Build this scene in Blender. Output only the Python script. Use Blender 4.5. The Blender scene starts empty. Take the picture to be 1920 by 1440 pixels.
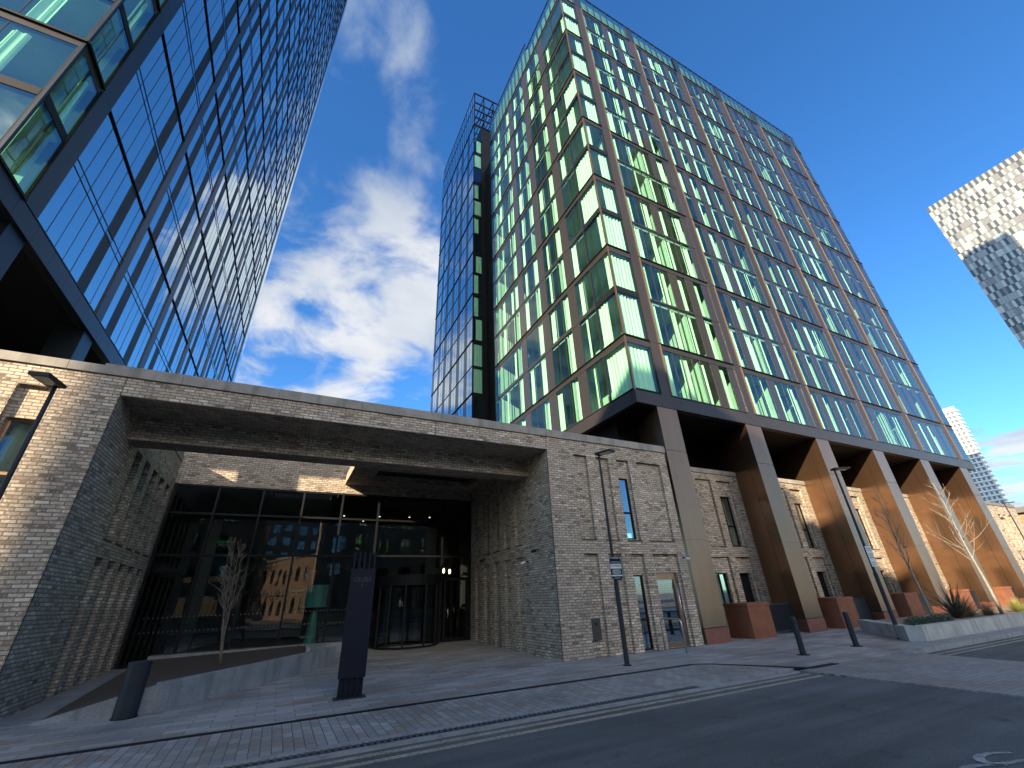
import bpy, math, random
from mathutils import Vector, Matrix
random.seed(7)
S = bpy.context.scene
C = S.collection

# ------------------------------------------------------------------ materials
def newmat(name):
    m = bpy.data.materials.new(name); m.use_nodes = True
    nt = m.node_tree; nt.nodes.clear()
    out = nt.nodes.new('ShaderNodeOutputMaterial')
    return m, nt, out
def N(nt, t, **kw):
    n = nt.nodes.new('ShaderNode' + t)
    for k, v in kw.items():
        if k.startswith('i_'):
            key = k[2:]
            key = int(key) if key.isdigit() else key.replace('_', ' ')
            n.inputs[key].default_value = v
        else: setattr(n, k, v)
    return n
def L(nt, a, b): nt.links.new(a, b)
def math_n(nt, op, a, b=None, c=None, clamp=False):
    n = nt.nodes.new('ShaderNodeMath'); n.operation = op; n.use_clamp = clamp
    for i, v in enumerate((a, b, c)):
        if v is None: continue
        if isinstance(v, (int, float)): n.inputs[i].default_value = v
        else: nt.links.new(v, n.inputs[i])
    return n.outputs[0]
def mixc(nt, fac, a, b, blend='MIX'):
    n = nt.nodes.new('ShaderNodeMix'); n.data_type = 'RGBA'; n.blend_type = blend
    for s, v in ((n.inputs[0], fac), (n.inputs[6], a), (n.inputs[7], b)):
        if isinstance(v, (int, float)): s.default_value = v
        elif isinstance(v, tuple): s.default_value = v if len(v) == 4 else (*v, 1)
        else: nt.links.new(v, s)
    return n.outputs[2]
def ramp(nt, fac, stops, interp='LINEAR'):
    n = nt.nodes.new('ShaderNodeValToRGB'); n.color_ramp.interpolation = interp
    e = n.color_ramp.elements
    while len(e) < len(stops): e.new(0.5)
    for el, (p, c) in zip(e, stops):
        el.position = p
        el.color = (c, c, c, 1) if isinstance(c, (int, float)) else (*c, 1)
    nt.links.new(fac, n.inputs[0]); return n.outputs[0]
def pos(nt): return N(nt, 'NewGeometry').outputs['Position']
def noise(nt, vec, scale, detail=3, rough=.5, out=0):
    n = N(nt, 'TexNoise'); n.inputs['Scale'].default_value = scale
    n.inputs['Detail'].default_value = detail; n.inputs['Roughness'].default_value = rough
    nt.links.new(vec, n.inputs['Vector']); return n.outputs[out]
def scaled(nt, vec, s):
    n = N(nt, 'VectorMath', operation='MULTIPLY'); nt.links.new(vec, n.inputs[0]); n.inputs[1].default_value = s
    return n.outputs[0]
def bump(nt, h, strength=.3, dist=.01):
    n = N(nt, 'Bump'); n.inputs['Strength'].default_value = strength; n.inputs['Distance'].default_value = dist
    nt.links.new(h, n.inputs['Height']); return n.outputs[0]
def principled(nt, out, base, rough=.6, metal=0., normal=None, spec=None):
    p = N(nt, 'BsdfPrincipled')
    for k, v in (('Base Color', base), ('Roughness', rough), ('Metallic', metal)):
        if isinstance(v, (int, float)): p.inputs[k].default_value = v
        elif isinstance(v, tuple): p.inputs[k].default_value = (*v, 1)
        else: nt.links.new(v, p.inputs[k])
    if spec is not None: p.inputs['Specular IOR Level'].default_value = spec
    if normal is not None: nt.links.new(normal, p.inputs['Normal'])
    nt.links.new(p.outputs[0], out.inputs[0]); return p

def simple(name, col, rough=.6, metal=0., var=.12, scale=2., bmp=0., bscale=60., spec=None):
    m, nt, out = newmat(name); P = pos(nt)
    n = noise(nt, P, scale, 4)
    n2 = noise(nt, P, scale * 17, 3)
    f = math_n(nt, 'ADD', math_n(nt, 'MULTIPLY', n, .6), math_n(nt, 'MULTIPLY', n2, .4))
    lo = tuple(c * (1 - var) for c in col); hi = tuple(min(1, c * (1 + var)) for c in col)
    base = ramp(nt, f, [(.3, lo), (.7, hi)])
    nm = bump(nt, noise(nt, P, bscale, 3), bmp, .01) if bmp else None
    r = math_n(nt, 'ADD', rough - .05, math_n(nt, 'MULTIPLY', n, .12))
    principled(nt, out, base, r, metal, nm, spec); return m

def wall_uv(nt):
    g = N(nt, 'NewGeometry'); sp = N(nt, 'SeparateXYZ'); L(nt, g.outputs['Position'], sp.inputs[0])
    sn = N(nt, 'SeparateXYZ'); L(nt, g.outputs['True Normal'], sn.inputs[0])
    ax = math_n(nt, 'GREATER_THAN', math_n(nt, 'ABSOLUTE', sn.outputs[0]), .6)
    az = math_n(nt, 'GREATER_THAN', math_n(nt, 'ABSOLUTE', sn.outputs[2]), .6)
    def mf(f, a, b):
        return math_n(nt, 'ADD', math_n(nt, 'MULTIPLY', a, math_n(nt, 'SUBTRACT', 1., f)), math_n(nt, 'MULTIPLY', b, f))
    u = mf(ax, sp.outputs[0], sp.outputs[1]); v = mf(az, sp.outputs[2], sp.outputs[1])
    cb = N(nt, 'CombineXYZ'); L(nt, u, cb.inputs[0]); L(nt, v, cb.inputs[1]); return cb.outputs[0], g.outputs['Position']

def brick_mat(name, stops, mortar, w=.225, h=.075, ms=.011, bs=.6):
    m, nt, out = newmat(name); uv, P = wall_uv(nt)
    b = N(nt, 'TexBrick'); L(nt, uv, b.inputs['Vector'])
    b.inputs['Color1'].default_value = (0, 0, 0, 1); b.inputs['Color2'].default_value = (1, 1, 1, 1)
    b.inputs['Mortar'].default_value = (.5, .5, .5, 1); b.inputs['Scale'].default_value = 1.
    b.inputs['Mortar Size'].default_value = ms; b.inputs['Mortar Smooth'].default_value = .15
    b.inputs['Brick Width'].default_value = w; b.inputs['Row Height'].default_value = h; b.inputs['Bias'].default_value = 0
    big = noise(nt, P, .35, 3); fine = noise(nt, P, 38., 4, .65)
    c = ramp(nt, b.outputs['Color'], stops)
    c = mixc(nt, math_n(nt, 'MULTIPLY', fine, .75), c, mixc(nt, 1., c, (.42, .40, .38), 'MULTIPLY'))
    # pale flecks painted into the brick colour as tiny highlights
    glint = ramp(nt, noise(nt, P, 19., 4, .75), [(.52, 0.), (.68, .7)])
    c = mixc(nt, glint, c, tuple(min(1, x * 1.25) for x in stops[-1][1]))
    c = mixc(nt, 1., c, ramp(nt, big, [(.3, (.82, .81, .8)), (.7, (1.08, 1.06, 1.04))]), 'MULTIPLY')
    c = mixc(nt, b.outputs['Fac'], c, mortar)
    hgt = math_n(nt, 'ADD', math_n(nt, 'SUBTRACT', 1., b.outputs['Fac']), math_n(nt, 'MULTIPLY', fine, .35))
    principled(nt, out, c, .9, 0., bump(nt, hgt, bs, .012), .25); return m

M = {}
M['brick'] = brick_mat('grey buff brick', [(0., (.17, .135, .11)), (.15, (.36, .285, .22)), (.4, (.56, .47, .36)), (.6, (.46, .395, .33)), (.8, (.42, .33, .255)), (1., (.74, .655, .54))], (.17, .14, .11))
M['red_brick'] = brick_mat('old red brick', [(0., (.30, .14, .08)), (.5, (.40, .22, .13)), (1., (.5, .32, .2))], (.25, .2, .15))
def paving(name, stops, w, h, ms, rot=False, squash=1.):
    m, nt, out = newmat(name); P = pos(nt)
    v = P
    if rot:
        mp = N(nt, 'Mapping'); mp.inputs['Rotation'].default_value = (0, 0, math.radians(90)); L(nt, P, mp.inputs[0]); v = mp.outputs[0]
    b = N(nt, 'TexBrick'); L(nt, v, b.inputs['Vector'])
    b.inputs['Color1'].default_value = (0, 0, 0, 1); b.inputs['Color2'].default_value = (1, 1, 1, 1)
    b.inputs['Mortar'].default_value = (.5, .5, .5, 1); b.inputs['Scale'].default_value = 1.
    b.inputs['Mortar Size'].default_value = ms; b.inputs['Mortar Smooth'].default_value = .1
    b.inputs['Brick Width'].default_value = w; b.inputs['Row Height'].default_value = h
    fine = noise(nt, P, 90., 3); big = noise(nt, P, .7, 4)
    c = ramp(nt, b.outputs['Color'], stops)
    c = mixc(nt, 1., c, ramp(nt, fine, [(.3, .85), (.7, 1.1)]), 'MULTIPLY')
    c = mixc(nt, 1., c, ramp(nt, big, [(.3, .72), (.7, 1.12)]), 'MULTIPLY')
    st = ramp(nt, noise(nt, P, 3.2, 5, .7), [(.6, 1.), (.74, .7)])
    c = mixc(nt, 1., c, st, 'MULTIPLY')
    c = mixc(nt, b.outputs['Fac'], c, (.07, .07, .07))
    rg = ramp(nt, big, [(.3, .42), (.7, .7)])
    principled(nt, out, c, rg, 0., bump(nt, math_n(nt, 'ADD', math_n(nt, 'SUBTRACT', 1., b.outputs['Fac']), math_n(nt, 'MULTIPLY', fine, .3)), .25, .004), .4); return m
M['slabs'] = paving('large mixed stone slabs', [(0., (.25, .235, .215)), (.5, (.32, .30, .275)), (.84, (.38, .36, .33)), (.9, (.30, .235, .185)), (1., (.27, .20, .155))], .60, .20, .005)
M['setts'] = paving('small stone setts', [(0., (.235, .225, .21)), (.45, (.30, .285, .265)), (.8, (.36, .34, .315)), (.88, (.30, .24, .2)), (1., (.27, .21, .17))], .26, .13, .006, True)
M['table'] = paving('fine grey setts', [(0., (.22, .21, .2)), (.5, (.26, .25, .24)), (1., (.3, .285, .27))], .22, .11, .004)
def asphalt():
    m, nt, out = newmat('asphalt'); P = pos(nt)
    f = noise(nt, P, 160., 2, .8); g = noise(nt, P, 55., 3, .7); b = noise(nt, P, .5, 4); st = noise(nt, scaled(nt, P, (.25, 1.6, 1)), 1.1, 4)
    c = ramp(nt, f, [(.35, (.066, .067, .068)), (.55, (.118, .117, .115)), (.72, (.32, .31, .30))])
    c = mixc(nt, 1., c, ramp(nt, b, [(.3, .78), (.7, 1.2)]), 'MULTIPLY')
    c = mixc(nt, 1., c, ramp(nt, st, [(.35, .85), (.7, 1.2)]), 'MULTIPLY')
    tyre = ramp(nt, noise(nt, scaled(nt, P, (.08, 1.5, 1)), 1.6, 2), [(.45, 1.), (.6, .8)])
    c = mixc(nt, 1., c, tyre, 'MULTIPLY')
    oil = ramp(nt, noise(nt, P, 1.9, 4, .6), [(.64, 1.), (.76, .55)])
    c = mixc(nt, 1., c, oil, 'MULTIPLY')
    v = N(nt, 'TexVoronoi'); v.feature = 'DISTANCE_TO_EDGE'; v.inputs['Scale'].default_value = .32
    wv = N(nt, 'VectorMath', operation='MULTIPLY_ADD'); wn = N(nt, 'TexNoise'); wn.inputs['Scale'].default_value = 1.7; wn.inputs['Detail'].default_value = 6; L(nt, P, wn.inputs['Vector'])
    L(nt, wn.outputs['Color'], wv.inputs[0]); wv.inputs[1].default_value = (1.1, 1.1, 0); L(nt, P, wv.inputs[2]); L(nt, wv.outputs[0], v.inputs['Vector'])
    crack = ramp(nt, v.outputs['Distance'], [(.0, .45), (.006, 1.)])
    gate = ramp(nt, noise(nt, P, .45, 2), [(.52, 0.), (.6, 1.)])
    c = mixc(nt, 1., c, mixc(nt, gate, (1, 1, 1), crack), 'MULTIPLY')
    principled(nt, out, c, .75, 0., bump(nt, math_n(nt, 'ADD', f, g), .8, .008), .35); return m
M['asphalt'] = asphalt()
def worn(name, col, dark):
    m, nt, out = newmat(name); P = pos(nt)
    f = ramp(nt, noise(nt, P, 24., 5, .75), [(.36, 0.), (.52, 1.)])
    b = noise(nt, P, 2., 3)
    c = mixc(nt, f, dark, col); c = mixc(nt, 1., c, ramp(nt, b, [(.3, .75), (.7, 1.05)]), 'MULTIPLY')
    principled(nt, out, c, .7, 0., None, .3); return m
M['yellow'] = worn('worn yellow road paint', (.40, .345, .25), (.13, .12, .105))
M['white_paint'] = worn('worn white road paint', (.40, .40, .37), (.12, .12, .12))
def granite(name, a, b, r=.6):
    m, nt, out = newmat(name); P = pos(nt)
    f = noise(nt, P, 130., 2, .8); g = noise(nt, P, 2.2, 4)
    c = ramp(nt, f, [(.4, a), (.62, b)]); c = mixc(nt, 1., c, ramp(nt, g, [(.3, .78), (.7, 1.08)]), 'MULTIPLY')
    drip = ramp(nt, noise(nt, scaled(nt, P, (3., 3., .35)), 1.5, 4), [(.5, 1.), (.68, .72)])
    c = mixc(nt, 1., c, drip, 'MULTIPLY')
    principled(nt, out, c, r, 0., bump(nt, f, .3, .004), .4); return m
M['granite'] = granite('flecked grey granite', (.13, .14, .15), (.34, .35, .36))
M['concrete'] = granite('pale precast concrete', (.36, .35, .32), (.47, .46, .43), .75)
M['grate'] = simple('worn grey steel grate', (.085, .09, .095), .6, .2)
M['kerb'] = granite('granite kerb stone', (.22, .22, .22), (.38, .37, .36))
M['sill'] = simple('dark brick sill', (.05, .044, .04), .8)
M['coping'] = granite('stone coping', (.23, .21, .185), (.33, .30, .26), .8)
def bronze_mat():
    m, nt, out = newmat('bronze anodised cladding'); P = pos(nt)
    a = noise(nt, scaled(nt, P, (1, 1, .2)), .9, 3); b = noise(nt, scaled(nt, P, (6., 6., .5)), 1.5, 4); f = noise(nt, P, 14., 4)
    c = ramp(nt, a, [(.3, (.32, .185, .112)), (.7, (.38, .225, .14))])
    c = mixc(nt, 1., c, ramp(nt, b, [(.3, .95), (.7, 1.03)]), 'MULTIPLY')
    sp = N(nt, 'SeparateXYZ'); L(nt, P, sp.inputs[0])
    z = math_n(nt, 'MULTIPLY_ADD', f, .5, sp.outputs[2])
    d = N(nt, 'MapRange'); L(nt, z, d.inputs[0]); d.inputs[1].default_value = .55; d.inputs[2].default_value = 1.3; d.inputs[3].default_value = .55; d.inputs[4].default_value = 0
    c = mixc(nt, d.outputs[0], c, (.16, .13, .10))
    r_ = math_n(nt, 'ADD', .31, math_n(nt, 'MULTIPLY', f, .07))
    principled(nt, out, c, r_, .9, bump(nt, a, .08, .02)); return m
def metal_mat(name, col, rough, metal, var=.1):
    m, nt, out = newmat(name); P = pos(nt)
    a = noise(nt, scaled(nt, P, (1, 1, .25)), .8, 3); b = noise(nt, P, 9., 4)
    c = ramp(nt, math_n(nt, 'ADD', math_n(nt, 'MULTIPLY', a, .7), math_n(nt, 'MULTIPLY', b, .3)), [(.3, tuple(x * (1 - var) for x in col)), (.7, tuple(x * (1 + var) for x in col))])
    r = math_n(nt, 'ADD', rough - .06, math_n(nt, 'MULTIPLY', a, .16))
    principled(nt, out, c, r, metal, bump(nt, a, .06, .02), .2 if metal == 0 else None); return m
M['bronze'] = bronze_mat()
M['bronze_dark'] = metal_mat('dark bronze cladding', (.050, .043, .038), .38, .5)
M['fin'] = metal_mat('copper coloured fin', (.155, .10, .068), .45, .5)
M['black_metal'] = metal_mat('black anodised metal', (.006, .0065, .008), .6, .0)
M['blue_metal'] = metal_mat('slate blue anodised cladding', (.022, .028, .038), .38, .5)
M['navy'] = simple('dark navy powder coat', (.0045, .006, .014), .6, 0, .15, spec=.2)
M['post'] = simple('dark grey painted steel', (.014, .017, .024), .55, .1, .15, spec=.35)
M['steel'] = simple('brushed stainless steel', (.45, .46, .47), .3, .9, .08)
M['corten'] = simple('rusted weathering steel', (.19, .068, .032), .8, .15, .35, 3., .25, 60.)
M['rust_plinth'] = simple('red brown plinth', (.17, .062, .04), .6, .2, .25, 3.)
M['soil'] = simple('dark planting soil', (.05, .038, .028), .95, 0, .5, 18., .8, 40.)
M['sandy'] = simple('pale gravel mulch', (.22, .15, .10), .95, 0, .4, 18., .8, 50.)
M['bark_pale'] = simple('pale birch bark', (.20, .18, .145), .8, 0, .3, 9., .4, 30.)
M['bark'] = simple('grey brown bark', (.13, .11, .09), .85, 0, .3, 9., .4, 30.)
M['leaf'] = simple('dark green leaves', (.05, .085, .04), .55, 0, .4, 12.)
M['phormium'] = simple('dusky purple green blades', (.07, .075, .055), .45, 0, .4, 10.)
M['straw'] = simple('dry straw coloured grass', (.26, .19, .11), .8, 0, .35, 12.)
M['lime'] = simple('yellow green grass', (.24, .25, .07), .7, 0, .3, 12.)
M['cctv'] = simple('white plastic', (.6, .6, .58), .4)
M['slab_edge'] = simple('painted concrete slab', (.30, .32, .31), .8)
M['room'] = simple('pale room wall', (.34, .37, .34), .9)
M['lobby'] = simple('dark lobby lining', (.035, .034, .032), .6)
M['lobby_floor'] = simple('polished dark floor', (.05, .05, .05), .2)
M['panel'] = simple('dark perforated infill panel', (.085, .066, .055), .6, .3, .1, 1.)
M['panel_blue'] = simple('charcoal infill panel', (.014, .016, .018), .5, .0, .1, 1., spec=.2)
M['teal'] = simple('teal glazed ceramic', (.10, .30, .25), .35)
M['sign_pale'] = simple('pale grey sign face', (.45, .50, .52), .5)
M['sign_text'] = simple('pale lettering', (.6, .63, .68), .5)
M['emboss'] = simple('slate lettering', (.018, .022, .04), .4)
M['roofing'] = simple('grey roof membrane', (.12, .12, .12), .9)
def perforated():
    m, nt, out = newmat('perforated infill panel'); uv, P = wall_uv(nt)
    v = N(nt, 'TexVoronoi'); v.inputs['Scale'].default_value = 16.; v.inputs['Randomness'].default_value = .0; L(nt, uv, v.inputs['Vector'])
    c = ramp(nt, v.outputs['Distance'], [(.2, (.010, .0095, .009)), (.34, (.036, .033, .030))])
    principled(nt, out, c, .15, 0, None, .5); return m
M['panel'] = perforated()
def curtain(name, col):
    m, nt, out = newmat(name); P = pos(nt)
    w = noise(nt, scaled(nt, P, (14, 14, .15)), 1., 2)
    c = ramp(nt, w, [(.3, tuple(x * .8 for x in col)), (.7, col)])
    d = N(nt, 'BsdfDiffuse'); L(nt, c, d.inputs[0])
    t = N(nt, 'BsdfTranslucent'); L(nt, c, t.inputs[0])
    mx = N(nt, 'MixShader'); mx.inputs[0].default_value = .3
    L(nt, d.outputs[0], mx.inputs[1]); L(nt, t.outputs[0], mx.inputs[2]); L(nt, mx.outputs[0], out.inputs[0]); return m
M['curtain'] = curtain('cream curtain', (.86, .88, .80))
def glass(name, tint, refl, ior=1.55, base=.05, rough=0.0, gain=1.4):
    m, nt, out = newmat(name)
    lw = N(nt, 'LayerWeight'); lw.inputs['Blend'].default_value = .5
    f0 = ((ior - 1) / (ior + 1)) ** 2
    f = math_n(nt, 'MULTIPLY_ADD', math_n(nt, 'POWER', lw.outputs['Facing'], 5.), gain * (1 - f0), f0 + base, clamp=True)
    t = N(nt, 'BsdfTransparent'); t.inputs[0].default_value = (*tint, 1)
    g = N(nt, 'BsdfGlossy'); g.inputs[0].default_value = (*refl, 1); g.inputs['Roughness'].default_value = rough
    P = pos(nt)
    L(nt, bump(nt, noise(nt, P, .55, 2), .05, .05), g.inputs['Normal'])
    mx = N(nt, 'MixShader'); L(nt, f, mx.inputs[0]); L(nt, t.outputs[0], mx.inputs[1]); L(nt, g.outputs[0], mx.inputs[2])
    L(nt, mx.outputs[0], out.inputs[0]); return m
M['glass'] = glass('green tinted facade glass', (.65, .96, .80), (.86, .95, 1.), 1.5, .06, 0, 1.0)
M['glass_blue'] = glass('blue reflective facade glass', (.30, .50, .55), (.82, .95, 1.), 2.0, .36, 0, 1.3)
M['glass_teal'] = glass('teal corner glass', (.55, .92, .74), (.8, .95, 1.), 1.5, .12, 0, 1.2)
M['glass_dark'] = glass('clear lobby glass', (.52, .62, .60), (.9, .95, 1.), 1.5, .03, 0, 1.0)
M['glass_pod'] = glass('clear window glass', (.6, .78, .72), (.9, .96, 1.), 1.6, .30, 0, 1.2)
def emit(name, col, s):
    m, nt, out = newmat(name); e = N(nt, 'Emission'); e.inputs[0].default_value = (*col, 1); e.inputs[1].default_value = s
    L(nt, e.outputs[0], out.inputs[0]); return m
M['lamp_warm'] = emit('warm lit bulb', (1., .55, .25), 6.)
M['lamp_white'] = emit('lit downlight', (1., .9, .75), 1.6)

# ------------------------------------------------------------------ geometry helpers
class MB:
    def __init__(s): s.v = []; s.f = []; s.smooth = False
    def quad(s, a, b, c, d):
        i = len(s.v); s.v += [tuple(a), tuple(b), tuple(c), tuple(d)]; s.f.append((i, i+1, i+2, i+3)); return s
    def tri(s, a, b, c):
        i = len(s.v); s.v += [tuple(a), tuple(b), tuple(c)]; s.f.append((i, i+1, i+2)); return s
    def box(s, x0, x1, y0, y1, z0, z1):
        x0, x1 = min(x0, x1), max(x0, x1); y0, y1 = min(y0, y1), max(y0, y1); z0, z1 = min(z0, z1), max(z0, z1)
        i = len(s.v)
        s.v += [(x0,y0,z0),(x1,y0,z0),(x1,y1,z0),(x0,y1,z0),(x0,y0,z1),(x1,y0,z1),(x1,y1,z1),(x0,y1,z1)]
        for f in ((3,2,1,0),(4,5,6,7),(0,1,5,4),(1,2,6,5),(2,3,7,6),(3,0,4,7)): s.f.append(tuple(i+k for k in f))
        return s
    def prism(s, poly, z0, z1, ztop=None):
        """poly: list of (x,y), counter clockwise; ztop optional list of top heights"""
        n = len(poly); i = len(s.v)
        z1s = ztop or [z1] * n
        z0s = z0 if isinstance(z0, (list, tuple)) else [z0] * n
        s.v += [(x, y, a) for (x, y), a in zip(poly, z0s)] + [(x, y, z) for (x, y), z in zip(poly, z1s)]
        s.f.append(tuple(i + k for k in reversed(range(n)))); s.f.append(tuple(i + n + k for k in range(n)))
        for k in range(n):
            j = (k + 1) % n; s.f.append((i+k, i+j, i+n+j, i+n+k))
        return s
    def tube(s, pts, radii, seg=8, caps=True):
        pts = [Vector(p) for p in pts]
        if isinstance(radii, (int, float)): radii = [radii] * len(pts)
        base = len(s.v); prev = None
        for k, p in enumerate(pts):
            d = (pts[min(k+1, len(pts)-1)] - pts[max(k-1, 0)]).normalized()
            if prev is None:
                a = d.orthogonal().normalized()
            else:
                a = prev - d * prev.dot(d)
                a = a.normalized() if a.length > 1e-6 else d.orthogonal().normalized()
            prev = a; b = d.cross(a)
            for q in range(seg):
                t = 2 * math.pi * q / seg
                s.v.append(tuple(p + (a * math.cos(t) + b * math.sin(t)) * radii[k]))
        for k in range(len(pts) - 1):
            for q in range(seg):
                r = (q + 1) % seg
                s.f.append((base+k*seg+q, base+k*seg+r, base+(k+1)*seg+r, base+(k+1)*seg+q))
        if caps:
            s.f.append(tuple(base + q for q in reversed(range(seg)))); e = base + (len(pts)-1)*seg
            s.f.append(tuple(e + q for q in range(seg)))
        return s
    def bevelbox(s, x0, x1, y0, y1, z0, z1, b=.01):
        # box with chamfered vertical edges and top
        P = [(x0+b,y0),(x1-b,y0),(x1,y0+b),(x1,y1-b),(x1-b,y1),(x0+b,y1),(x0,y1-b),(x0,y0+b)]
        Q = [(x0+2*b,y0+b),(x1-2*b,y0+b),(x1-b,y0+2*b),(x1-b,y1-2*b),(x1-2*b,y1-b),(x0+2*b,y1-b),(x0+b,y1-2*b),(x0+b,y0+2*b)]
        i = len(s.v)
        s.v += [(x,y,z0) for x,y in P] + [(x,y,z1-b) for x,y in P] + [(x,y,z1) for x,y in Q]
        s.f.append(tuple(i+k for k in reversed(range(8)))); s.f.append(tuple(i+16+k for k in range(8)))
        for l in (0, 8):
            for k in range(8):
                j = (k+1) % 8; s.f.append((i+l+k, i+l+j, i+l+8+j, i+l+8+k))
        return s
    def build(s, name, mat, parent=None, smooth=False, loc=None):
        me = bpy.data.meshes.new(name); me.from_pydata(s.v, [], s.f)
        mats = mat if isinstance(mat, (list, tuple)) else [mat]
        for m in mats: me.materials.append(M[m] if isinstance(m, str) else m)
        if smooth or s.smooth:
            for p in me.polygons: p.use_smooth = True
        me.update()
        o = bpy.data.objects.new(name, me); C.objects.link(o)
        if loc: o.location = loc
        if parent is not None: o.parent = parent
        return o
def tag(o, label=None, cat=None, group=None, kind=None):
    if label: o['label'] = label
    if cat: o['category'] = cat
    if group: o['group'] = group
    if kind: o['kind'] = kind
    return o
def empty(name, label, cat, loc=(0, 0, 0), group=None, rz=0):
    o = bpy.data.objects.new(name, None); C.objects.link(o); o.location = loc; o.rotation_euler.z = rz
    return tag(o, label, cat, group)
def copy_tree(o, parent=None):
    c = o.copy(); C.objects.link(c); c.parent = parent
    for ch in list(o.children): copy_tree(ch, c)
    return c
def text_obj(name, body, size, mat, parent, loc, rot, extrude=.003, align='CENTER', sx=1.):
    cu = bpy.data.curves.new(name, 'FONT'); cu.body = body; cu.size = size; cu.extrude = extrude; cu.align_x = align; cu.align_y = 'CENTER'
    tmp = bpy.data.objects.new(name, cu); C.objects.link(tmp); me = bpy.data.meshes.new_from_object(tmp); bpy.data.objects.remove(tmp); bpy.data.curves.remove(cu)
    me.materials.clear(); me.materials.append(M[mat]); o = bpy.data.objects.new(name, me); C.objects.link(o)
    o.location = loc; o.rotation_euler = rot; o.scale = (sx, 1, 1); o.parent = parent; return o

class Face:
    """maps (u, depth inward, z) to the world. kind 'F' faces -Y at y0; 'L' faces -X at x0; 'R' faces +X at x0"""
    def __init__(s, kind, o): s.k = kind; s.o = o
    def p(s, u, d, z):
        if s.k == 'F': return (u, s.o + d, z)
        if s.k == 'L': return (s.o + d, u, z)
        if s.k == 'R': return (s.o - d, u, z)
        if s.k == 'B': return (u, s.o - d, z)
    def box(s, mb, u0, u1, d0, d1, z0, z1):
        a = s.p(u0, d0, z0); b = s.p(u1, d1, z1)
        mb.box(a[0], b[0], a[1], b[1], a[2], b[2])
    def quad(s, mb, u0, u1, d, z0, z1, dz=None):
        t = dz or (0, 0, 0, 0)
        mb.quad(s.p(u0, d + t[0], z0), s.p(u1, d + t[1], z0), s.p(u1, d + t[2], z1), s.p(u0, d + t[3], z1))

# ------------------------------------------------------------------ brick wall with recessed panels and openings
def recess_wall(F, u0, u1, z0, z1, recs, depth=.11, thick=.35, name='wall', mat='brick', parent=None, zb=None):
    """recs: (ua, ub, za, zb, opening or None); opening=(ua,ub,za,zb)"""
    mb = MB()
    us = sorted({u0, u1} | {r[0] for r in recs} | {r[1] for r in recs})
    zs = sorted({z0, z1} | {r[2] for r in recs} | {r[3] for r in recs})
    def inside(u, z): return any(r[0] < u < r[1] and r[2] < z < r[3] for r in recs)
    for a, b in zip(us, us[1:]):
        for c, d in zip(zs, zs[1:]):
            if not inside((a+b)/2, (c+d)/2): F.quad(mb, a, b, 0, c, d)
    def reveal(a, b, c, d, d0, d1):
        mb.quad(F.p(a, d0, c), F.p(a, d1, c), F.p(a, d1, d), F.p(a, d0, d))
        mb.quad(F.p(b, d0, c), F.p(b, d1, c), F.p(b, d1, d), F.p(b, d0, d))
        mb.quad(F.p(a, d0, d), F.p(b, d0, d), F.p(b, d1, d), F.p(a, d1, d))
        mb.quad(F.p(a, d0, c), F.p(b, d0, c), F.p(b, d1, c), F.p(a, d1, c))
    for ra, rb, rc, rd, op in recs:
        reveal(ra, rb, rc, rd, 0, depth)
        if op is None: F.quad(mb, ra, rb, depth, rc, rd)
        else:
            oa, ob, oc, od = op
            for a, b, c, d in ((ra, oa, rc, rd), (ob, rb, rc, rd), (oa, ob, rc, oc), (oa, ob, od, rd)):
                if b - a > 1e-4 and d - c > 1e-4: F.quad(mb, a, b, depth, c, d)
            reveal(oa, ob, oc, od, depth, thick)
    w = mb.build(name, mat, parent)
    for ra, rb, rc, rd, op in recs:
        if rc > 1:
            sb = MB(); F.box(sb, ra-.02, rb+.02, -.012, depth-.002, rc-.035, rc+.006); sb.build('sill', 'sill', w)
    return w

def pod_window(F, u0, u1, z0, z1, parent, depth=.2, transom=None, curtain=False, mull=None, frame='black_metal', gl='glass_pod', name='window'):
    fr = MB(); t = .045
    F.box(fr, u0, u0+t, depth, depth+.07, z0, z1); F.box(fr, u1-t, u1, depth, depth+.07, z0, z1)
    F.box(fr, u0+t, u1-t, depth, depth+.07, z0, z0+t); F.box(fr, u0+t, u1-t, depth, depth+.07, z1-t, z1)
    if transom: F.box(fr, u0+t, u1-t, depth-.004, depth+.066, transom-.03, transom+.03)
    if mull: F.box(fr, mull-.025, mull+.025, depth-.008, depth+.06, z0+t, z1-t)
    w = fr.build(name, frame, parent)
    g = MB(); F.quad(g, u0+t, u1-t, depth+.035, z0+t, z1-t); g.build('pane', gl, w)
    bk = MB(); F.quad(bk, u0-.3, u1+.3, depth+1.6, z0-.1, z1+.3)
    F.quad(bk, u0-.3, u1+.3, depth+1.6, z0-.1, z1+.3); bk.build('room_wall', 'room', w)
    if curtain:
        c = MB(); curtain_strip(F, c, u0+t, u0 + (u1-u0)*.8, depth+.2, z0, z1-.05); c.build('curtain', 'curtain', w)
    return w

def curtain_strip(F, mb, u0, u1, d, z0, z1):
    n = max(3, int((u1-u0)/.045)); ph = random.random() * 6
    prev = None
    for i in range(n+1):
        u = u0 + (u1-u0)*i/n; dd = d + .03*math.sin(i*1.35+ph) + .015*math.sin(i*.37+ph*2)
        if prev: mb.quad(F.p(prev[0], prev[1], z0), F.p(u, dd, z0), F.p(u, dd+random.uniform(-.006, .006), z1), F.p(prev[0], prev[1], z1))
        prev = (u, dd)

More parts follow.
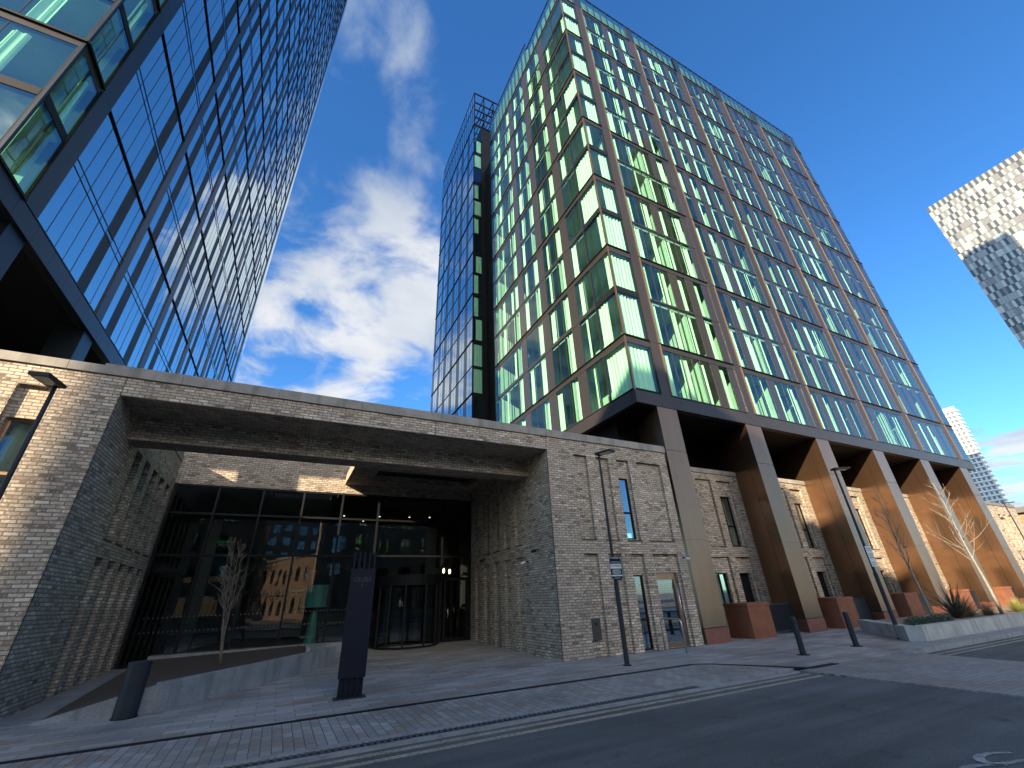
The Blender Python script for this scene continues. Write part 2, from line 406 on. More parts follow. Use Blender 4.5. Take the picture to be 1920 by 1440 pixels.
# ------------------------------------------------------------------ facade units
def facade_unit(F, edges, levels, parent, kinds, st, name='window'):
    """edges: module boundaries in u; levels: [(z0,z1),...] one per storey; kinds[storey][module]; st: style dict"""
    u0, u1 = edges[0], edges[-1]; fr = MB(); t = st.get('rim', .035)
    za, zb = levels[0][0], levels[-1][1]; hb = st.get('head', .28)
    # rim
    F.box(fr, u0, u0+t, -.008, .07, za, zb); F.box(fr, u1-t, u1, -.008, .07, za, zb)
    F.box(fr, u0+t, u1-t, -.008, .07, za, za+.05)
    for e in edges[1:-1]: F.box(fr, e-.010, e+.010, -.001, .05, za+.05, zb)
    for i, (a, b) in enumerate(levels[:-1]):
        band = st.get('band', .10)
        if st.get('double'):
            F.box(fr, u0+t, u1-t, -.010, .05, b-.17, b-.145); F.box(fr, u0+t, u1-t, -.010, .05, b+.13, b+.155)
        else: F.box(fr, u0+t, u1-t, -.014, .07, b-band*.6, b+band*.4)
    w = fr.build(name, st['frame'], parent)
    # glass
    g = MB(); top = zb - (hb if not st.get('double') else .04)
    cuts = [za] + [b for a, b in levels[:-1]] + [top]
    for a, b in zip(edges, edges[1:]):
        for c, d in zip(cuts, cuts[1:]):
            k = st.get('tilt', .004)
            F.quad(g, a, b, .004, c, d, [random.uniform(0, k) for _ in range(4)])
    g.build('pane', st['glass'], w)
    pn = MB(); cu = MB()
    if not st.get('double'): F.box(fr, u0, u1, -.01, .05, top, zb)
    for (za_, zb_), ks in zip(levels, kinds):
        last = abs(zb_ - zb) < 1e-3
        zt = (top if last else zb_ - .06)
        for (a, b), k in zip(zip(edges, edges[1:]), ks):
            if k == 'P': F.quad(pn, a+.01, b-.01, .0015, za_+.03, zt)
            elif k[0] == 'C':
                f = float(k[1:] or 1.) ; hd = .16
                if f > 0: curtain_strip(F, cu, a+.05, a+.05+(b-a-.1)*f, .13, za_+.05, zt-hd)
                else: curtain_strip(F, cu, b-.05+(b-a-.1)*f, b-.05, .13, za_+.05, zt-hd)
    if not st.get('double'):
        hd = MB(); F.box(hd, u0, u1, -.012, .06, top, zb); hd.build('head_band', st['band_mat'], w)
    if pn.f: pn.build('infill_panel', st['panel'], w)
    if cu.f: cu.build('curtain', 'curtain', w)
    return w

def storeys(F, u0, u1, zs, parent, depth=5.5, wallstep=5.66, uw0=None, mat='slab_edge'):
    sl = MB()
    for z in zs: F.box(sl, u0, u1, .10, depth, z-.24, z-.02)
    sl.build('floor_slab', mat, parent)
    wl = MB(); F.quad(wl, u0, u1, depth, zs[0], zs[-1])
    u = uw0 if uw0 is not None else u0
    while u < u1:
        F.box(wl, u-.05, u+.05, .12, depth-.01, zs[0], zs[-1]); u += wallstep
    wl.build('room_wall', 'room', parent)

# ================================================================== SETTING
ROADZ = -.035
g = MB(); g.quad((-400, -400, -.05), (900, -400, -.05), (900, 900, -.05), (-400, 900, -.05))
tag(g.build('ground', 'asphalt'), kind='structure')
g = MB(); g.quad((-60, -9, ROADZ), (120, -9, ROADZ), (120, 6.88, ROADZ), (-60, 6.88, ROADZ))
tag(g.build('road', 'asphalt'), kind='structure')
g = MB(); g.box(-60, 120, -15.0, -9.0, -.05, .06); tag(g.build('pavement_opposite', 'slabs'), kind='structure')
# street side setts (B 7.3 .. 9.0), drain runs between them and the slabs
DR = 9.05
g = MB(); g.prism([(-60, 7.30), (10.45, 7.18), (9.62, 9.02), (9.36, DR-.06), (-60, DR-.10)], -.05, .0)
tag(g.build('shared_surface', 'setts'), kind='structure')
g = MB(); g.prism([(-60, DR+.05), (9.34, DR+.07), (9.75, 8.92), (10.80, 6.98), (14.6, 6.98), (14.6, 7.02), (60, 7.02), (60, 11.7), (60, 22), (7.3, 22), (7.3, 11.66), (-4.03, 11.66), (-4.03, 11.7), (-60, 11.7)], -.05, .0)
tag(g.build('pavement', 'slabs'), kind='structure')
g = MB(); g.prism([(-4.03, 11.66), (7.3, 11.66), (7.3, 18.9), (-4.03, 18.9)], -.05, 0, [0.0, 0.0, .165, .165])
tag(g.build('entrance_pavement', 'slabs'), kind='structure')
g = MB(); g.box(-60, 10.2, 6.885, 6.99, -.05, -.004); g.box(-60, 10.3, 7.17, 7.295, -.05, .003)
tag(g.build('kerb_edging', 'kerb'), kind='structure')
# raised table crossing
g = MB(); g.prism([(10.33, 6.97), (10.38, 3.57), (10.4, -9), (14.2, -9), (14.45, 4.7), (14.78, 6.97)], -.05, -.008)
tag(g.build('raised_crossing', 'table'), kind='structure')
# channels
d = MB()
def strip(mb, pts, w, z0, z1):
    pts = [Vector((x, y, 0)) for x, y in pts]
    for a, b in zip(pts, pts[1:]):
        n = Vector((-(b-a).y, (b-a).x, 0)).normalized() * w / 2
        mb.prism([((a-n).x, (a-n).y), ((b-n).x, (b-n).y), ((b+n).x, (b+n).y), ((a+n).x, (a+n).y)], z0, z1)
strip(d, [(-60, 8.975), (9.36, 9.03), (9.72, 8.78), (10.70, 6.99), (11.7, 6.99)], .15, -.05, .004)
tag(d.build('drainage_channel', 'black_metal'), 'dark linear drainage channel crossing the grey paving in front of the entrance', 'drain')
sd = MB(); sd.box(-60, 7.4, 6.995, 7.165, -.05, -.012)
o = sd.build('slot_drain', 'post')
sl = MB(); x = -6.
while x < 7.3: sl.box(x, x+.035, 7.01, 7.15, -.012, .002); x += .085
sl.build('grate_bars', 'grate', o); tag(o, 'slotted grey kerb drain running beside the double yellow lines', 'drain')
rk = MB(); rk.box(14.9, 60, 6.62, 6.98, -.05, .085); rk.prism([(14.45, 6.66), (14.9, 6.62), (14.9, 6.98), (14.55, 6.98)], -.05, 0, [-.0, .085, .085, 0.])
tag(rk.build('kerb', 'kerb'), kind='structure')
ln = MB()
for y0, y1 in ((6.40, 6.50), (6.66, 6.76)):
    ln.prism([(-60, y0), (10.2, y0), (10.2, y1), (-60, y1)], ROADZ-.002, ROADZ+.004)
for y0, y1 in ((6.12, 6.20), (6.36, 6.44)):
    ln.prism([(14.86, y0+.0), (60, y0), (60, y1), (14.86, y1)], ROADZ-.002, ROADZ+.004)
tag(ln.build('double_yellow_lines', 'yellow'), kind='structure')
# white painted letters on the road (two S shapes seen upside down)
def ribbon(mb, pts, ws, z):
    P = [Vector((x, y, 0)) for x, y in pts]
    # catmull rom
    Q = []; W = []
    for i in range(len(P)-1):
        p0 = P[max(i-1, 0)]; p1 = P[i]; p2 = P[i+1]; p3 = P[min(i+2, len(P)-1)]
        for k in range(6):
            t = k/6; Q.append(.5*((2*p1)+(-p0+p2)*t+(2*p0-5*p1+4*p2-p3)*t*t+(-p0+3*p1-3*p2+p3)*t**3)); W.append(ws[i]*(1-t)+ws[i+1]*t)
    Q.append(P[-1]); W.append(ws[-1])
    for i in range(len(Q)-1):
        d1 = (Q[min(i+1, len(Q)-1)]-Q[max(i-1, 0)]).normalized(); d2 = (Q[min(i+2, len(Q)-1)]-Q[i]).normalized()
        n1 = Vector((-d1.y, d1.x, 0))*W[i]/2; n2 = Vector((-d2.y, d2.x, 0))*W[i+1]/2
        a, b, c, d_ = Q[i]-n1, Q[i]+n1, Q[i+1]+n2, Q[i+1]-n2
        mb.quad((a.x, a.y, z), (d_.x, d_.y, z), (c.x, c.y, z), (b.x, b.y, z))
lt = MB()
ribbon(lt, [(7.16, 2.76), (7.00, 2.855), (6.80, 2.895), (6.66, 2.855), (6.60, 2.77), (6.66, 2.70), (6.82, 2.655), (6.98, 2.60), (7.06, 2.51), (7.0, 2.42), (6.84, 2.37), (6.64, 2.36)], [.03, .05, .075, .10, .10, .08, .06, .08, .10, .09, .06, .04], ROADZ+.006)
ribbon(lt, [(6.66, 2.66), (6.50, 2.765), (6.36, 2.82), (6.22, 2.82), (6.15, 2.75), (6.18, 2.66), (6.32, 2.58), (6.46, 2.50), (6.52, 2.40), (6.45, 2.3), (6.3, 2.26)], [.03, .05, .075, .09, .10, .08, .06, .08, .10, .09, .06], ROADZ+.006)
tag(lt.build('road_lettering', 'white_paint'), kind='structure')

# ================================================================== PODIUM (brick)
pod = empty('brick_podium_building', 'low grey brick building with deep covered entrance between two wings', 'building', (0, 11.65, 0))
pod.location = (0, 0, 0)
FF = Face('F', 11.65)
ZT = 6.53
recs = []
for a, b, op_up, op_lo in ((8.37, 8.93, None, None), (9.32, 9.88, None, None), (10.25, 10.83, (10.27, 10.74, 3.25, 5.36), (10.27, 10.72, .02, 2.14)), (11.21, 12.40, None, (11.25, 12.3, .02, 2.20))):
    recs.append((a, b, 3.21, 6.02, op_up)); recs.append((a, b, .0, 2.78, op_lo))
recess_wall(FF, 7.3, 12.78, 0., ZT, recs, parent=pod)
w = pod_window(FF, 10.27, 10.74, 3.25, 5.36, pod, .14, 4.14)
w = pod_window(FF, 10.27, 10.72, .02, 2.14, pod, .14, .85)
# right end return of the wing
mb = MB(); mb.quad((12.78, 11.65, 0), (12.78, 14, 0), (12.78, 14, ZT), (12.78, 11.65, ZT)); mb.build('end_wall', 'brick', pod)
# glazed side door
F = FF
dm = MB(); F.box(dm, 11.25, 12.30, .20, .27, 1.98, 2.20); F.box(dm, 11.25, 11.29, .20, .27, .02, 1.98); F.box(dm, 12.16, 12.30, .19, .27, .02, 1.98); F.box(dm, 11.29, 12.16, .20, .27, .02, .16)
door = dm.build('door', 'bronze', pod)
gm = MB(); F.quad(gm, 11.29, 12.16, .23, .16, 1.98); gm.build('pane', 'glass_pod', door)
hm = MB(); hm.tube([F.p(12.2, .12, .35), F.p(12.2, .12, 1.85)], .018, 8); hm.tube([F.p(12.2, .12, .5), F.p(12.2, .2, .5)], .01, 6); hm.tube([F.p(12.2, .12, 1.7), F.p(12.2, .2, 1.7)], .01, 6); hm.build('handle', 'steel', door, True)
hm = MB(); F.quad(hm, 11.0, 12.6, 2.3, 0, 2.3); F.quad(hm, 11.0, 12.6, 2.3, 0, 2.3); hm.build('room_wall', 'room', door)
# left wing front
recs = []
for k in range(5):
    a = -5.72 - k * .98
    recs.append((a, a + .56, 3.21, 6.06, (a+.04, a+.52, 3.25, 5.34) if k % 2 == 0 else None)); recs.append((a, a+.56, 0, 2.78, None))
recess_wall(FF, -24, -4.03, 0., ZT, recs, parent=pod)
for k in (0, 2, 4):
    a = -5.72 - k * .98; pod_window(FF, a+.04, a+.52, 3.25, 5.34, pod, .2, 4.2, True, None, 'bronze')
# side walls of the entrance
FR = Face('L', 7.3)   # right jamb faces -A
FLW = Face('R', -4.03)
def slots(b0):
    r = []
    for k in range(5):
        a = b0 + k*.95; up = lo = None
        r.append((a, a+.56, k))
    return r
recs = []
for a, b, k in slots(13.72):
    win = k in (2, 3)
    recs.append((a, b, 3.25, 5.42, (a+.02, a+.40, 3.27, 5.40) if win else None)); recs.append((a, b, .0, 2.87, (a+.02, a+.40, .02, 2.22) if win else None))
recess_wall(FR, 11.65, 18.6, 0., ZT, recs, parent=pod)
for a, b, k in slots(13.72):
    if k in (2, 3):
        pod_window(FR, a+.02, a+.40, 3.27, 5.40, pod, .2, None, False, None, 'black_metal', 'glass_dark')
        pod_window(FR, a+.02, a+.40, .02, 2.22, pod, .2, None, False, None, 'black_metal', 'glass_dark')
recs = []
for a, b, k in slots(14.0): recs.append((a, b, 3.27, 5.50, None)); recs.append((a, b, .0, 2.86, None))
recess_wall(FLW, 11.65, 18.9, 0., ZT, recs, depth=.2, parent=pod)
# canopy: front edge strip with soffit, second beam, back wall above the glazing
cb = MB()
cb.quad((-4.03, 11.65, 6.07), (7.3, 11.65, 6.07), (7.3, 11.65, ZT), (-4.03, 11.65, ZT))      # front
cb.quad((-4.03, 11.65, 6.07), (7.3, 11.65, 6.07), (7.3, 13.02, 6.07), (-4.03, 13.02, 6.07))  # soffit
cb.build('canopy_fascia', 'brick', pod)
bb = MB(); bb.box(-4.03, 7.3, 13.02, 13.68, 5.47, ZT-.02); bb.build('canopy_beam', 'brick', pod)
bw = MB(); bw.quad((-4.03, 18.7, 5.74), (7.3, 18.7, 5.74), (7.3, 18.7, 7.4), (-4.03, 18.7, 7.4)); bw.quad((-4.03, 18.7, 5.74), (7.3, 18.7, 5.74), (7.3, 19.0, 5.74), (-4.03, 19.0, 5.74)); bw.build('back_wall', 'brick', pod)
rc = MB(); rc.box(1.68, 7.3, 13.68, 16.2, 6.10, 6.5); rc.box(1.68, 2.6, 16.2, 18.7, 6.10, 6.5); rc.box(6.7, 7.3, 16.2, 18.7, 6.10, 6.5); rc.box(2.6, 6.7, 17.7, 18.7, 6.10, 6.5)
rc.build('canopy_ceiling', 'brick', pod)
rv = MB(); rv.box(2.6, 6.7, 16.2, 17.7, 6.34, 6.49); rv.build('ceiling_recess', 'black_metal', pod)
# roofs
rf = MB(); rf.box(-24, -4.06, 12.0, 30, 6.3, 6.52); rf.box(7.33, 12.76, 12.0, 30, 6.3, 6.52); rf.box(12.76, 43.4, 13.76, 30, 6.3, 6.52) ; rf.box(-4.05, 7.32, 19.0, 30, 7.0, 7.38); rf.box(-4.03, 7.3, 11.70, 13.02, 6.3, 6.52); rf.build('roof', 'roofing', pod)
# coping
cp = MB()
def coping_run(u0, u1, y0, y1, z0, z1, step=1.06):
    u = u0
    while u < u1 - .05:
        e = min(u + step, u1); cp.box(u + .004, e - .004, y0, y1, z0, z1); u = e
coping_run(-24, 12.80, 11.60, 12.0, ZT, 6.74, 2.1)
cp.box(-4.5, 12.8, 11.62, 11.98, 6.745, 6.80)
cp.build('coping', 'coping', pod)
cc = MB(); cc.box(-4.4, -4.0, 12.0, 18.7, ZT, 6.72); cc.build('side_coping', 'coping', pod); cc = MB(); cc.box(7.27, 7.7, 12.0, 18.7, ZT, 6.72); cc.build('side_coping', 'coping', pod)
# movement joints
mj = MB()
for u in (-4.03, -1.5, 3.4, 7.28): mj.box(u-.006, u+.006, 11.644, 11.652, 6.07 if -4 < u < 7.2 else 0, ZT)
mj.box(.0, .012, 13.013, 13.022, 5.47, 6.07); mj.build('movement_joint', 'black_metal', pod)
# solid interior blockers of the wings
ib = MB(); ib.quad((-24, 13.9, 0), (-4.4, 13.9, 0), (-4.4, 13.9, 6.3), (-24, 13.9, 6.3)); ib.quad((9.6, 14.6, 0), (12.7, 14.6, 0), (12.7, 14.6, 6.3), (9.6, 14.6, 6.3)); ib.build('inner_wall', 'lobby', pod)
# lobby glazing
gz = MB(); FG = Face('F', 18.72)
mull = [-3.95, -2.62, -1.18, .24, 1.70, 3.16, 6.02, 7.25]
for m in mull: FG.box(gz, m-.035, m+.035, -.04, .10, .16 if m not in () else 2.6, 5.74)
for z in (.18, 3.33, 4.72, 5.70): FG.box(gz, -3.9, 7.3, -.03, .09, z-.035, z+.035)
cw = gz.build('curtain_wall', 'black_metal', pod)
pg = MB()
for a, b in zip(mull, mull[1:]):
    for c, d_ in ((.2, 3.33), (3.33, 4.72), (4.72, 5.7)):
        if a >= 3.1 and c < 1: c = 2.55
        FG.quad(pg, a, b, .02, c, d_, [random.uniform(0, .006) for _ in range(4)])
pg.build('pane', 'glass_dark', cw)
dots = MB()
for z in (1.05, 1.45):
    x = -3.7
    while x < 3.1:
        FG.quad(dots, x, x+.04, .012, z, z+.04); x += .12
dots.build('manifestation_dots', 'grate', cw)['kind'] = 'stuff'
# revolving door drum and side door
rd = MB()
cxr, cyr, rr = 4.62, 18.6, 1.25
seg = 40
for i in range(seg):
    a0 = 2*math.pi*i/seg; a1 = 2*math.pi*(i+1)/seg
    p0 = (cxr+rr*math.cos(a0), cyr+rr*math.sin(a0)); p1 = (cxr+rr*math.cos(a1), cyr+rr*math.sin(a1))
    rd.quad((*p0, 2.2), (*p1, 2.2), (*p1, 2.56), (*p0, 2.56))
    rd.tri((*p0, 2.56), (*p1, 2.56), (cxr, cyr, 2.56)); rd.tri((*p0, 2.2), (*p1, 2.2), (cxr, cyr, 2.2))
    q0 = (cxr+(rr+.01)*math.cos(a0), cyr+(rr+.01)*math.sin(a0)); q1 = (cxr+(rr+.01)*math.cos(a1), cyr+(rr+.01)*math.sin(a1))
    rd.quad((*q0, .14), (*q1, .14), (*q1, .21), (*q0, .21))
for a in (200, 225, 252, 288, 315, 340):
    a = math.radians(a); x, y = cxr+rr*math.cos(a), cyr+rr*math.sin(a); rd.box(x-.03, x+.03, y-.03, y+.03, .15, 2.2)
rdo = rd.build('revolving_door', 'black_metal', pod)
pg = MB()
for a in (188, 206, 224, 316, 334, 352):
    a0 = math.radians(a-9); a1 = math.radians(a+9)
    pg.quad((cxr+rr*.99*math.cos(a0), cyr+rr*.99*math.sin(a0), .2), (cxr+rr*.99*math.cos(a1), cyr+rr*.99*math.sin(a1), .2), (cxr+rr*.99*math.cos(a1), cyr+rr*.99*math.sin(a1), 2.2), (cxr+rr*.99*math.cos(a0), cyr+rr*.99*math.sin(a0), 2.2))
pg.quad((cxr, cyr-1.1, .2), (cxr, cyr+1.1, .2), (cxr, cyr+1.1, 2.2), (cxr, cyr-1.1, 2.2)); pg.quad((cxr-1.1, cyr, .2), (cxr+1.1, cyr, .2), (cxr+1.1, cyr, 2.2), (cxr-1.1, cyr, 2.2))
pg.build('pane', 'glass_dark', rdo)
sdm = MB(); FG.box(sdm, 6.12, 6.2, -.05, .06, .17, 2.5); FG.box(sdm, 7.12, 7.2, -.05, .06, .17, 2.5); FG.box(sdm, 6.2, 7.12, -.05, .06, 2.38, 2.5); FG.box(sdm, 6.2, 7.12, -.05, .06, .17, .3)
so = sdm.build('door', 'black_metal', pod)
pg = MB(); FG.quad(pg, 6.2, 7.12, 0, .3, 2.38); pg.build('pane', 'glass_dark', so)
pg = MB(); pg.tube([(6.3, 18.6, 1.0), (6.3, 18.58, 1.15), (6.3, 18.6, 1.3)], .012, 6); pg.build('handle', 'steel', so)
# lobby interior
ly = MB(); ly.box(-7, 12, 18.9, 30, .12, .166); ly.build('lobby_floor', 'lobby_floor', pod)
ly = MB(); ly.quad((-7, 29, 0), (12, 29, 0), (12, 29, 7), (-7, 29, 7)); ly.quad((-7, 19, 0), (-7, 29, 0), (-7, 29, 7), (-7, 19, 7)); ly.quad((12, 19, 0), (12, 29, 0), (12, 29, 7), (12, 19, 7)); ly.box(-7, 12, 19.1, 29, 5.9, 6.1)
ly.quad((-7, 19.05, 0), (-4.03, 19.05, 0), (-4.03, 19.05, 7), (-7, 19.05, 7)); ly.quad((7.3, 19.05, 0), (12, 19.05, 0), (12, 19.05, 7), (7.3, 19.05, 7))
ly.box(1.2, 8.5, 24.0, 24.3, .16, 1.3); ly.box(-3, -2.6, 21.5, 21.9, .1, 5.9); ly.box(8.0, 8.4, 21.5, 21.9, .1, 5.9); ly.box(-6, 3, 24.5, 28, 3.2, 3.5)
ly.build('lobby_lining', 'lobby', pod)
for i, (x, y) in enumerate(((4.2, 20.8), (5.0, 21.8), (5.8, 20.6), (3.6, 22.4), (6.6, 21.8), (2.4, 21.0), (6.9, 20.4), (1.2, 22), (4.4, 23.5), (5.9, 23.6))[:8]):
    o = empty('downlight', ['small lit ceiling downlight behind the lobby glass'][0], 'ceiling light', (x, y+3.6, 5.86), 'downlights in the lobby ceiling')
    a = MB(); a.tube([(0, 0, 0), (0, 0, .05)], .055, 12); a.build('rim', 'steel', o)
    a = MB(); a.tube([(0, 0, -.012), (0, 0, .02)], .042, 12); a.build('lens', 'lamp_white', o)
for i, (x, y) in enumerate(((6.85, 21.0), (7.35, 21.6))):
    o = empty('pendant_lamp', ['orange glowing pendant seen above the side door handle', 'orange glowing pendant nearer the dark lobby side wall'][i], 'lamp', (x, y, 2.9), 'orange pendants in the lobby')
    a = MB(); a.tube([(0, 0, .1), (0, 0, 2.98)], .008, 6); a.build('cord', 'post', o)
    a = MB(); a.tube([(0, 0, -.10), (0, 0, -.05), (0, 0, .05), (0, 0, .10)], [.02, .05, .05, .02], 10); a.build('bulb', 'lamp_warm', o)
# oversized floor lamp inside
o = empty('giant_floor_lamp', 'oversized teal floor lamp standing behind the lobby glass', 'floor lamp', (1.35, 20.0, .16))
a = MB(); a.tube([(0, 0, 1.42), (0, 0, 2.2)], [.47, .42], 28, False); a.build('lamp_shade', 'teal', o, True)
a = MB(); a.tube([(0, 0, 0), (0, 0, .03), (0, 0, .05), (0, 0, .4), (0, 0, 1.2), (0, 0, 1.45)], [.34, .34, .26, .2, .14, .06], 20); a.build('base', 'teal', o, True)

# ================================================================== MAIN TOWER
tw = empty('glass_hotel_tower', 'bronze and green glass tower raised on slanted bronze piers', 'building')
Z0 = 9.22; LV = [9.22, 11.95] + [11.95 + 5.435*k for k in range(1, 7)]     # 9.22 .. 44.56
XC = 11.85; YC = 11.65
FT = Face('F', YC); FLf = Face('L', XC)
stR = dict(frame='bronze_dark', glass='glass', panel='panel', band=.10, head=.28, band_mat='bronze_dark')
stC = dict(frame='black_metal', glass='glass', panel='panel', band=.34, head=.34, band_mat='bronze_dark', rim=.03)
def lv_levels(k):
    a, b = LV[k], LV[k+1]
    return [(a+.04, b)] if k == 0 else [(a+.04, (a+b)/2), ((a+b)/2, b)]
def kinds_right(n):
    r = []
    for i in range(n):
        row = []
        for j in range(8):
            if j % 2 == 0:
                x = random.random()
                row.append('C1.0' if x < .10 else ('C%.2f' % random.choice((.5, .55, .62, .7, .8)) if x < .96 else 'W'))
            else: row.append('P' if random.random() < .82 else 'W')
        r.append(row)
    return r
for k in range(7):
    lv = lv_levels(k); n = len(lv)
    for b in range(5):
        a0 = 13.98 + 5.66*b; ed = [a0]
        for j in range(8): ed.append(ed[-1] + (.70 if j % 2 == 0 else .565))
        ed[-1] = a0 + 5.06
        ks = kinds_right(n)
        if b == 0: 
            for r in ks: r[1] = 'W'; 
            if k < 3: ks[0][3] = 'W'
        facade_unit(FT, ed, lv, tw, ks, stR)
    facade_unit(FT, [42.30, 42.95, 43.6], lv, tw, [['W', 'W']]*n, stR)
    # corner bay, front and side
    ck = [[random.choice(('C1.0', 'C0.35', 'C-0.45', 'C1.0', 'C-0.6'))] for _ in range(n)]
    if k == 0: ck = [['C1.0']]
    facade_unit(FT, [XC+.05, 13.30], lv, tw, ck, stC)
    facade_unit(FLf, [YC+.05, 13.22], lv, tw, [[random.choice(('C1.0', 'C0.3', 'C-0.5', 'W')) if k else 'C1.0'] for _ in range(n)], stC)
    for u0, m in ((13.22, 6), (17.53, 6), (21.84, 5)):
        ed = [u0 + .718*i for i in range(m+1)]; ks = []
        for s_ in range(n):
            sh = 0; row = []
            base = ['W', 'C', 'P', 'C'] if u0 < 17 else ['P', 'C', 'W', 'C', 'P', 'C']
            for i in range(m):
                c = base[(i + (0 if u0 < 21 else 1)) % len(base)]
                if c == 'C': c = 'C%.2f' % random.choice((.9, .6, .5, .45, .7, -.6)) if random.random() < .82 else 'W'
                if u0 > 21 and i >= 3: c = 'C0.6' if i == 4 else 'W'
                row.append(c)
            ks.append(row)
        st = dict(stR); st['band'] = .2
        facade_unit(FLf, ed, lv, tw, ks, st)
# horizontal black shadow gaps at each double storey
hl = MB()
for z in LV[1:]:
    for b in range(5): FT.box(hl, 13.98+5.66*b, 19.04+5.66*b, -.07, .02, z-.005, z+.04)
    FT.box(hl, 42.3, 43.62, -.07, .02, z-.005, z+.04)
    FT.box(hl, XC-.03, 13.3, -.07, .02, z-.005, z+.045); FLf.box(hl, YC-.03, 25.42, -.07, .02, z-.005, z+.045)
hl.build('shadow_gap_trim', 'black_metal', tw)
for b in range(6):
    a1 = 13.98 + 5.66*b - .06; a0 = a1 - .56
    p_ = MB()
    z = Z0 - .02
    for zz in LV[1:] :
        FT.box(p_, a0, a1, -.03, .3, z+.012, zz); z = zz
    o = p_.build('pilaster', 'bronze_dark', tw)
    f_ = MB()
    z = Z0
    for zz in LV[1:]:
        FT.box(f_, a1+.002, a1+.036, -.075, .1, z+.06, zz-.02); z = zz
    f_.build('edge_fin', 'fin', o)
cpst = MB(); cpst.box(XC-.015, XC+.055, YC-.015, YC+.055, Z0, 47.3); cpst.build('corner_post', 'bronze', tw)
# parapet screen
ps = MB(); pg = MB()
zt = 47.3; z0 = LV[-1] + .05
u = XC
while u < 43.6:
    FT.box(ps, u, u+.03, -.01, .08, z0, zt); u += .715
FT.box(ps, XC, 43.6, -.012, .1, zt-.06, zt); FT.quad(pg, XC+.05, 43.6, .02, z0, zt-.05)
u = YC + .7
while u < 25.4:
    h = zt if u < 17.2 else 48.5
    FLf.box(ps, u, u+.03, -.01, .08, z0, h); u += .72
FLf.box(ps, YC, 17.2, -.012, .1, zt-.06, zt); FLf.box(ps, 17.2, 25.42, -.012, .1, 48.44, 48.5); FLf.quad(pg, YC+.05, 17.2, .02, z0, zt-.05); FLf.quad(pg, 17.2, 25.42, .02, z0, 48.45)
u = 15.2
for b in range(6):
    a = 13.98 + 5.66*b; FT.box(ps, a-.58, a-.06, -.01, .10, z0, zt-.35)
o = ps.build('parapet_screen', 'blue_metal', tw); pg.build('pane', 'glass', o)
M['screen'] = simple('grey roof screen', (.16, .20, .22), .5, .2, .1)
sc = MB(); sc.box(XC+.22, 43.3, YC+.22, 25.2, 44.4, 46.9); sc.box(XC+.24, 30, 17.4, 25.1, 46.9, 48.2); sc.build('roof_plant_screen', 'screen', tw)
# floors and rooms behind the glass
zsl = [9.25]
z = 9.25
lvls = [9.22, 11.95]; 
for k in range(1, 7): lvls += [(LV[k]+LV[k+1])/2, LV[k+1]]
storeys(FT, XC+.15, 43.5, [l for l in lvls], tw, 4.2, 2.83, 13.64)
F2 = Face('L', XC)
sl = MB(); wl = MB()
for z in lvls: F2.box(sl, YC+4.3, 25.4, .10, 4.0, z-.24, z-.02)
F2.quad(wl, YC+4.3, 25.4, 4.0, lvls[0], lvls[-1])
for u in (16.0, 18.9, 21.8, 24.6): F2.box(wl, u-.05, u+.05, .12, 3.99, lvls[0], lvls[-1])
sl.build('side_floor_slab', 'slab_edge', tw); wl.build('side_room_wall', 'room', tw)
bx = MB(); bx.quad((43.62, YC, Z0), (43.62, 25.4, Z0), (43.62, 25.4, 47.3), (43.62, YC, 47.3)); bx.box(14, 43.5, 25.42, 25.6, 8.6, 46); bx.build('rear_wall', 'blue_metal', tw)
# fascia and soffit
fa = MB()
x = XC
widths = [1.5] + [.95]*60
i = 0; u = XC - .02
while u < 43.62:
    e = min(u + (1.45 if i == 0 else 1.13), 43.66); fa.box(u+.004, e-.004, YC-.03, YC+.25, 8.62, Z0-.015); u = e; i += 1
u = YC + .25
while u < 25.4:
    e = min(u+1.13, 25.42); fa.box(XC-.03, XC+.22, u+.004, e-.004, 8.62, Z0-.015); u = e
fa.build('fascia', 'bronze_dark', tw)
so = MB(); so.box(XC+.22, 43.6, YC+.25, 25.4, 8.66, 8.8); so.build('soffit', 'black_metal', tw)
# ground storey core / terrace back wall and piers
co = MB(); co.box(12.95, 43.4, 17.2, 17.5, 6.5, 8.66); co.box(12.6, 14.2, 13.9, 17.2, 6.5, 8.66); co.build('terrace_wall', 'black_metal', tw)
for k in range(6):
    a = 12.93 + 5.625*k; w_ = 1.14; skew = .42; dep = 3.6
    pr = MB()
    zc = [.46, 3.28, 6.70, 8.64]
    for z0_, z1_ in zip(zc, zc[1:]):
        pr.prism([(a, YC), (a+w_, YC), (a+w_+dep*skew, YC+dep), (a+dep*skew, YC+dep)], z0_+.014, z1_-.014)
    for z_ in zc[1:-1]:
        pr.prism([(a+.02, YC+.02), (a+w_-.02, YC+.02), (a+w_+dep*skew-.02, YC+dep), (a+dep*skew+.02, YC+dep)], z_-.016, z_+.016)
    o = pr.build('pier', 'bronze', tw)
    pl = MB(); pl.prism([(a-.01, YC-.012), (a+w_+.01, YC-.012), (a+w_+dep*skew+.01, YC+dep), (a+dep*skew-.01, YC+dep)], .0, .455); pl.build('plinth', 'rust_plinth', o)
    sm = MB()
    for t in (.62, 2.7):
        x = a + t*skew; sm.prism([(x-.004, YC+t), (x+.04, YC+t-.01), (x+.05, YC+t+.012), (x+.006, YC+t+.014)], .46, 8.63)
    sm.build('panel_joint', 'black_metal', o)
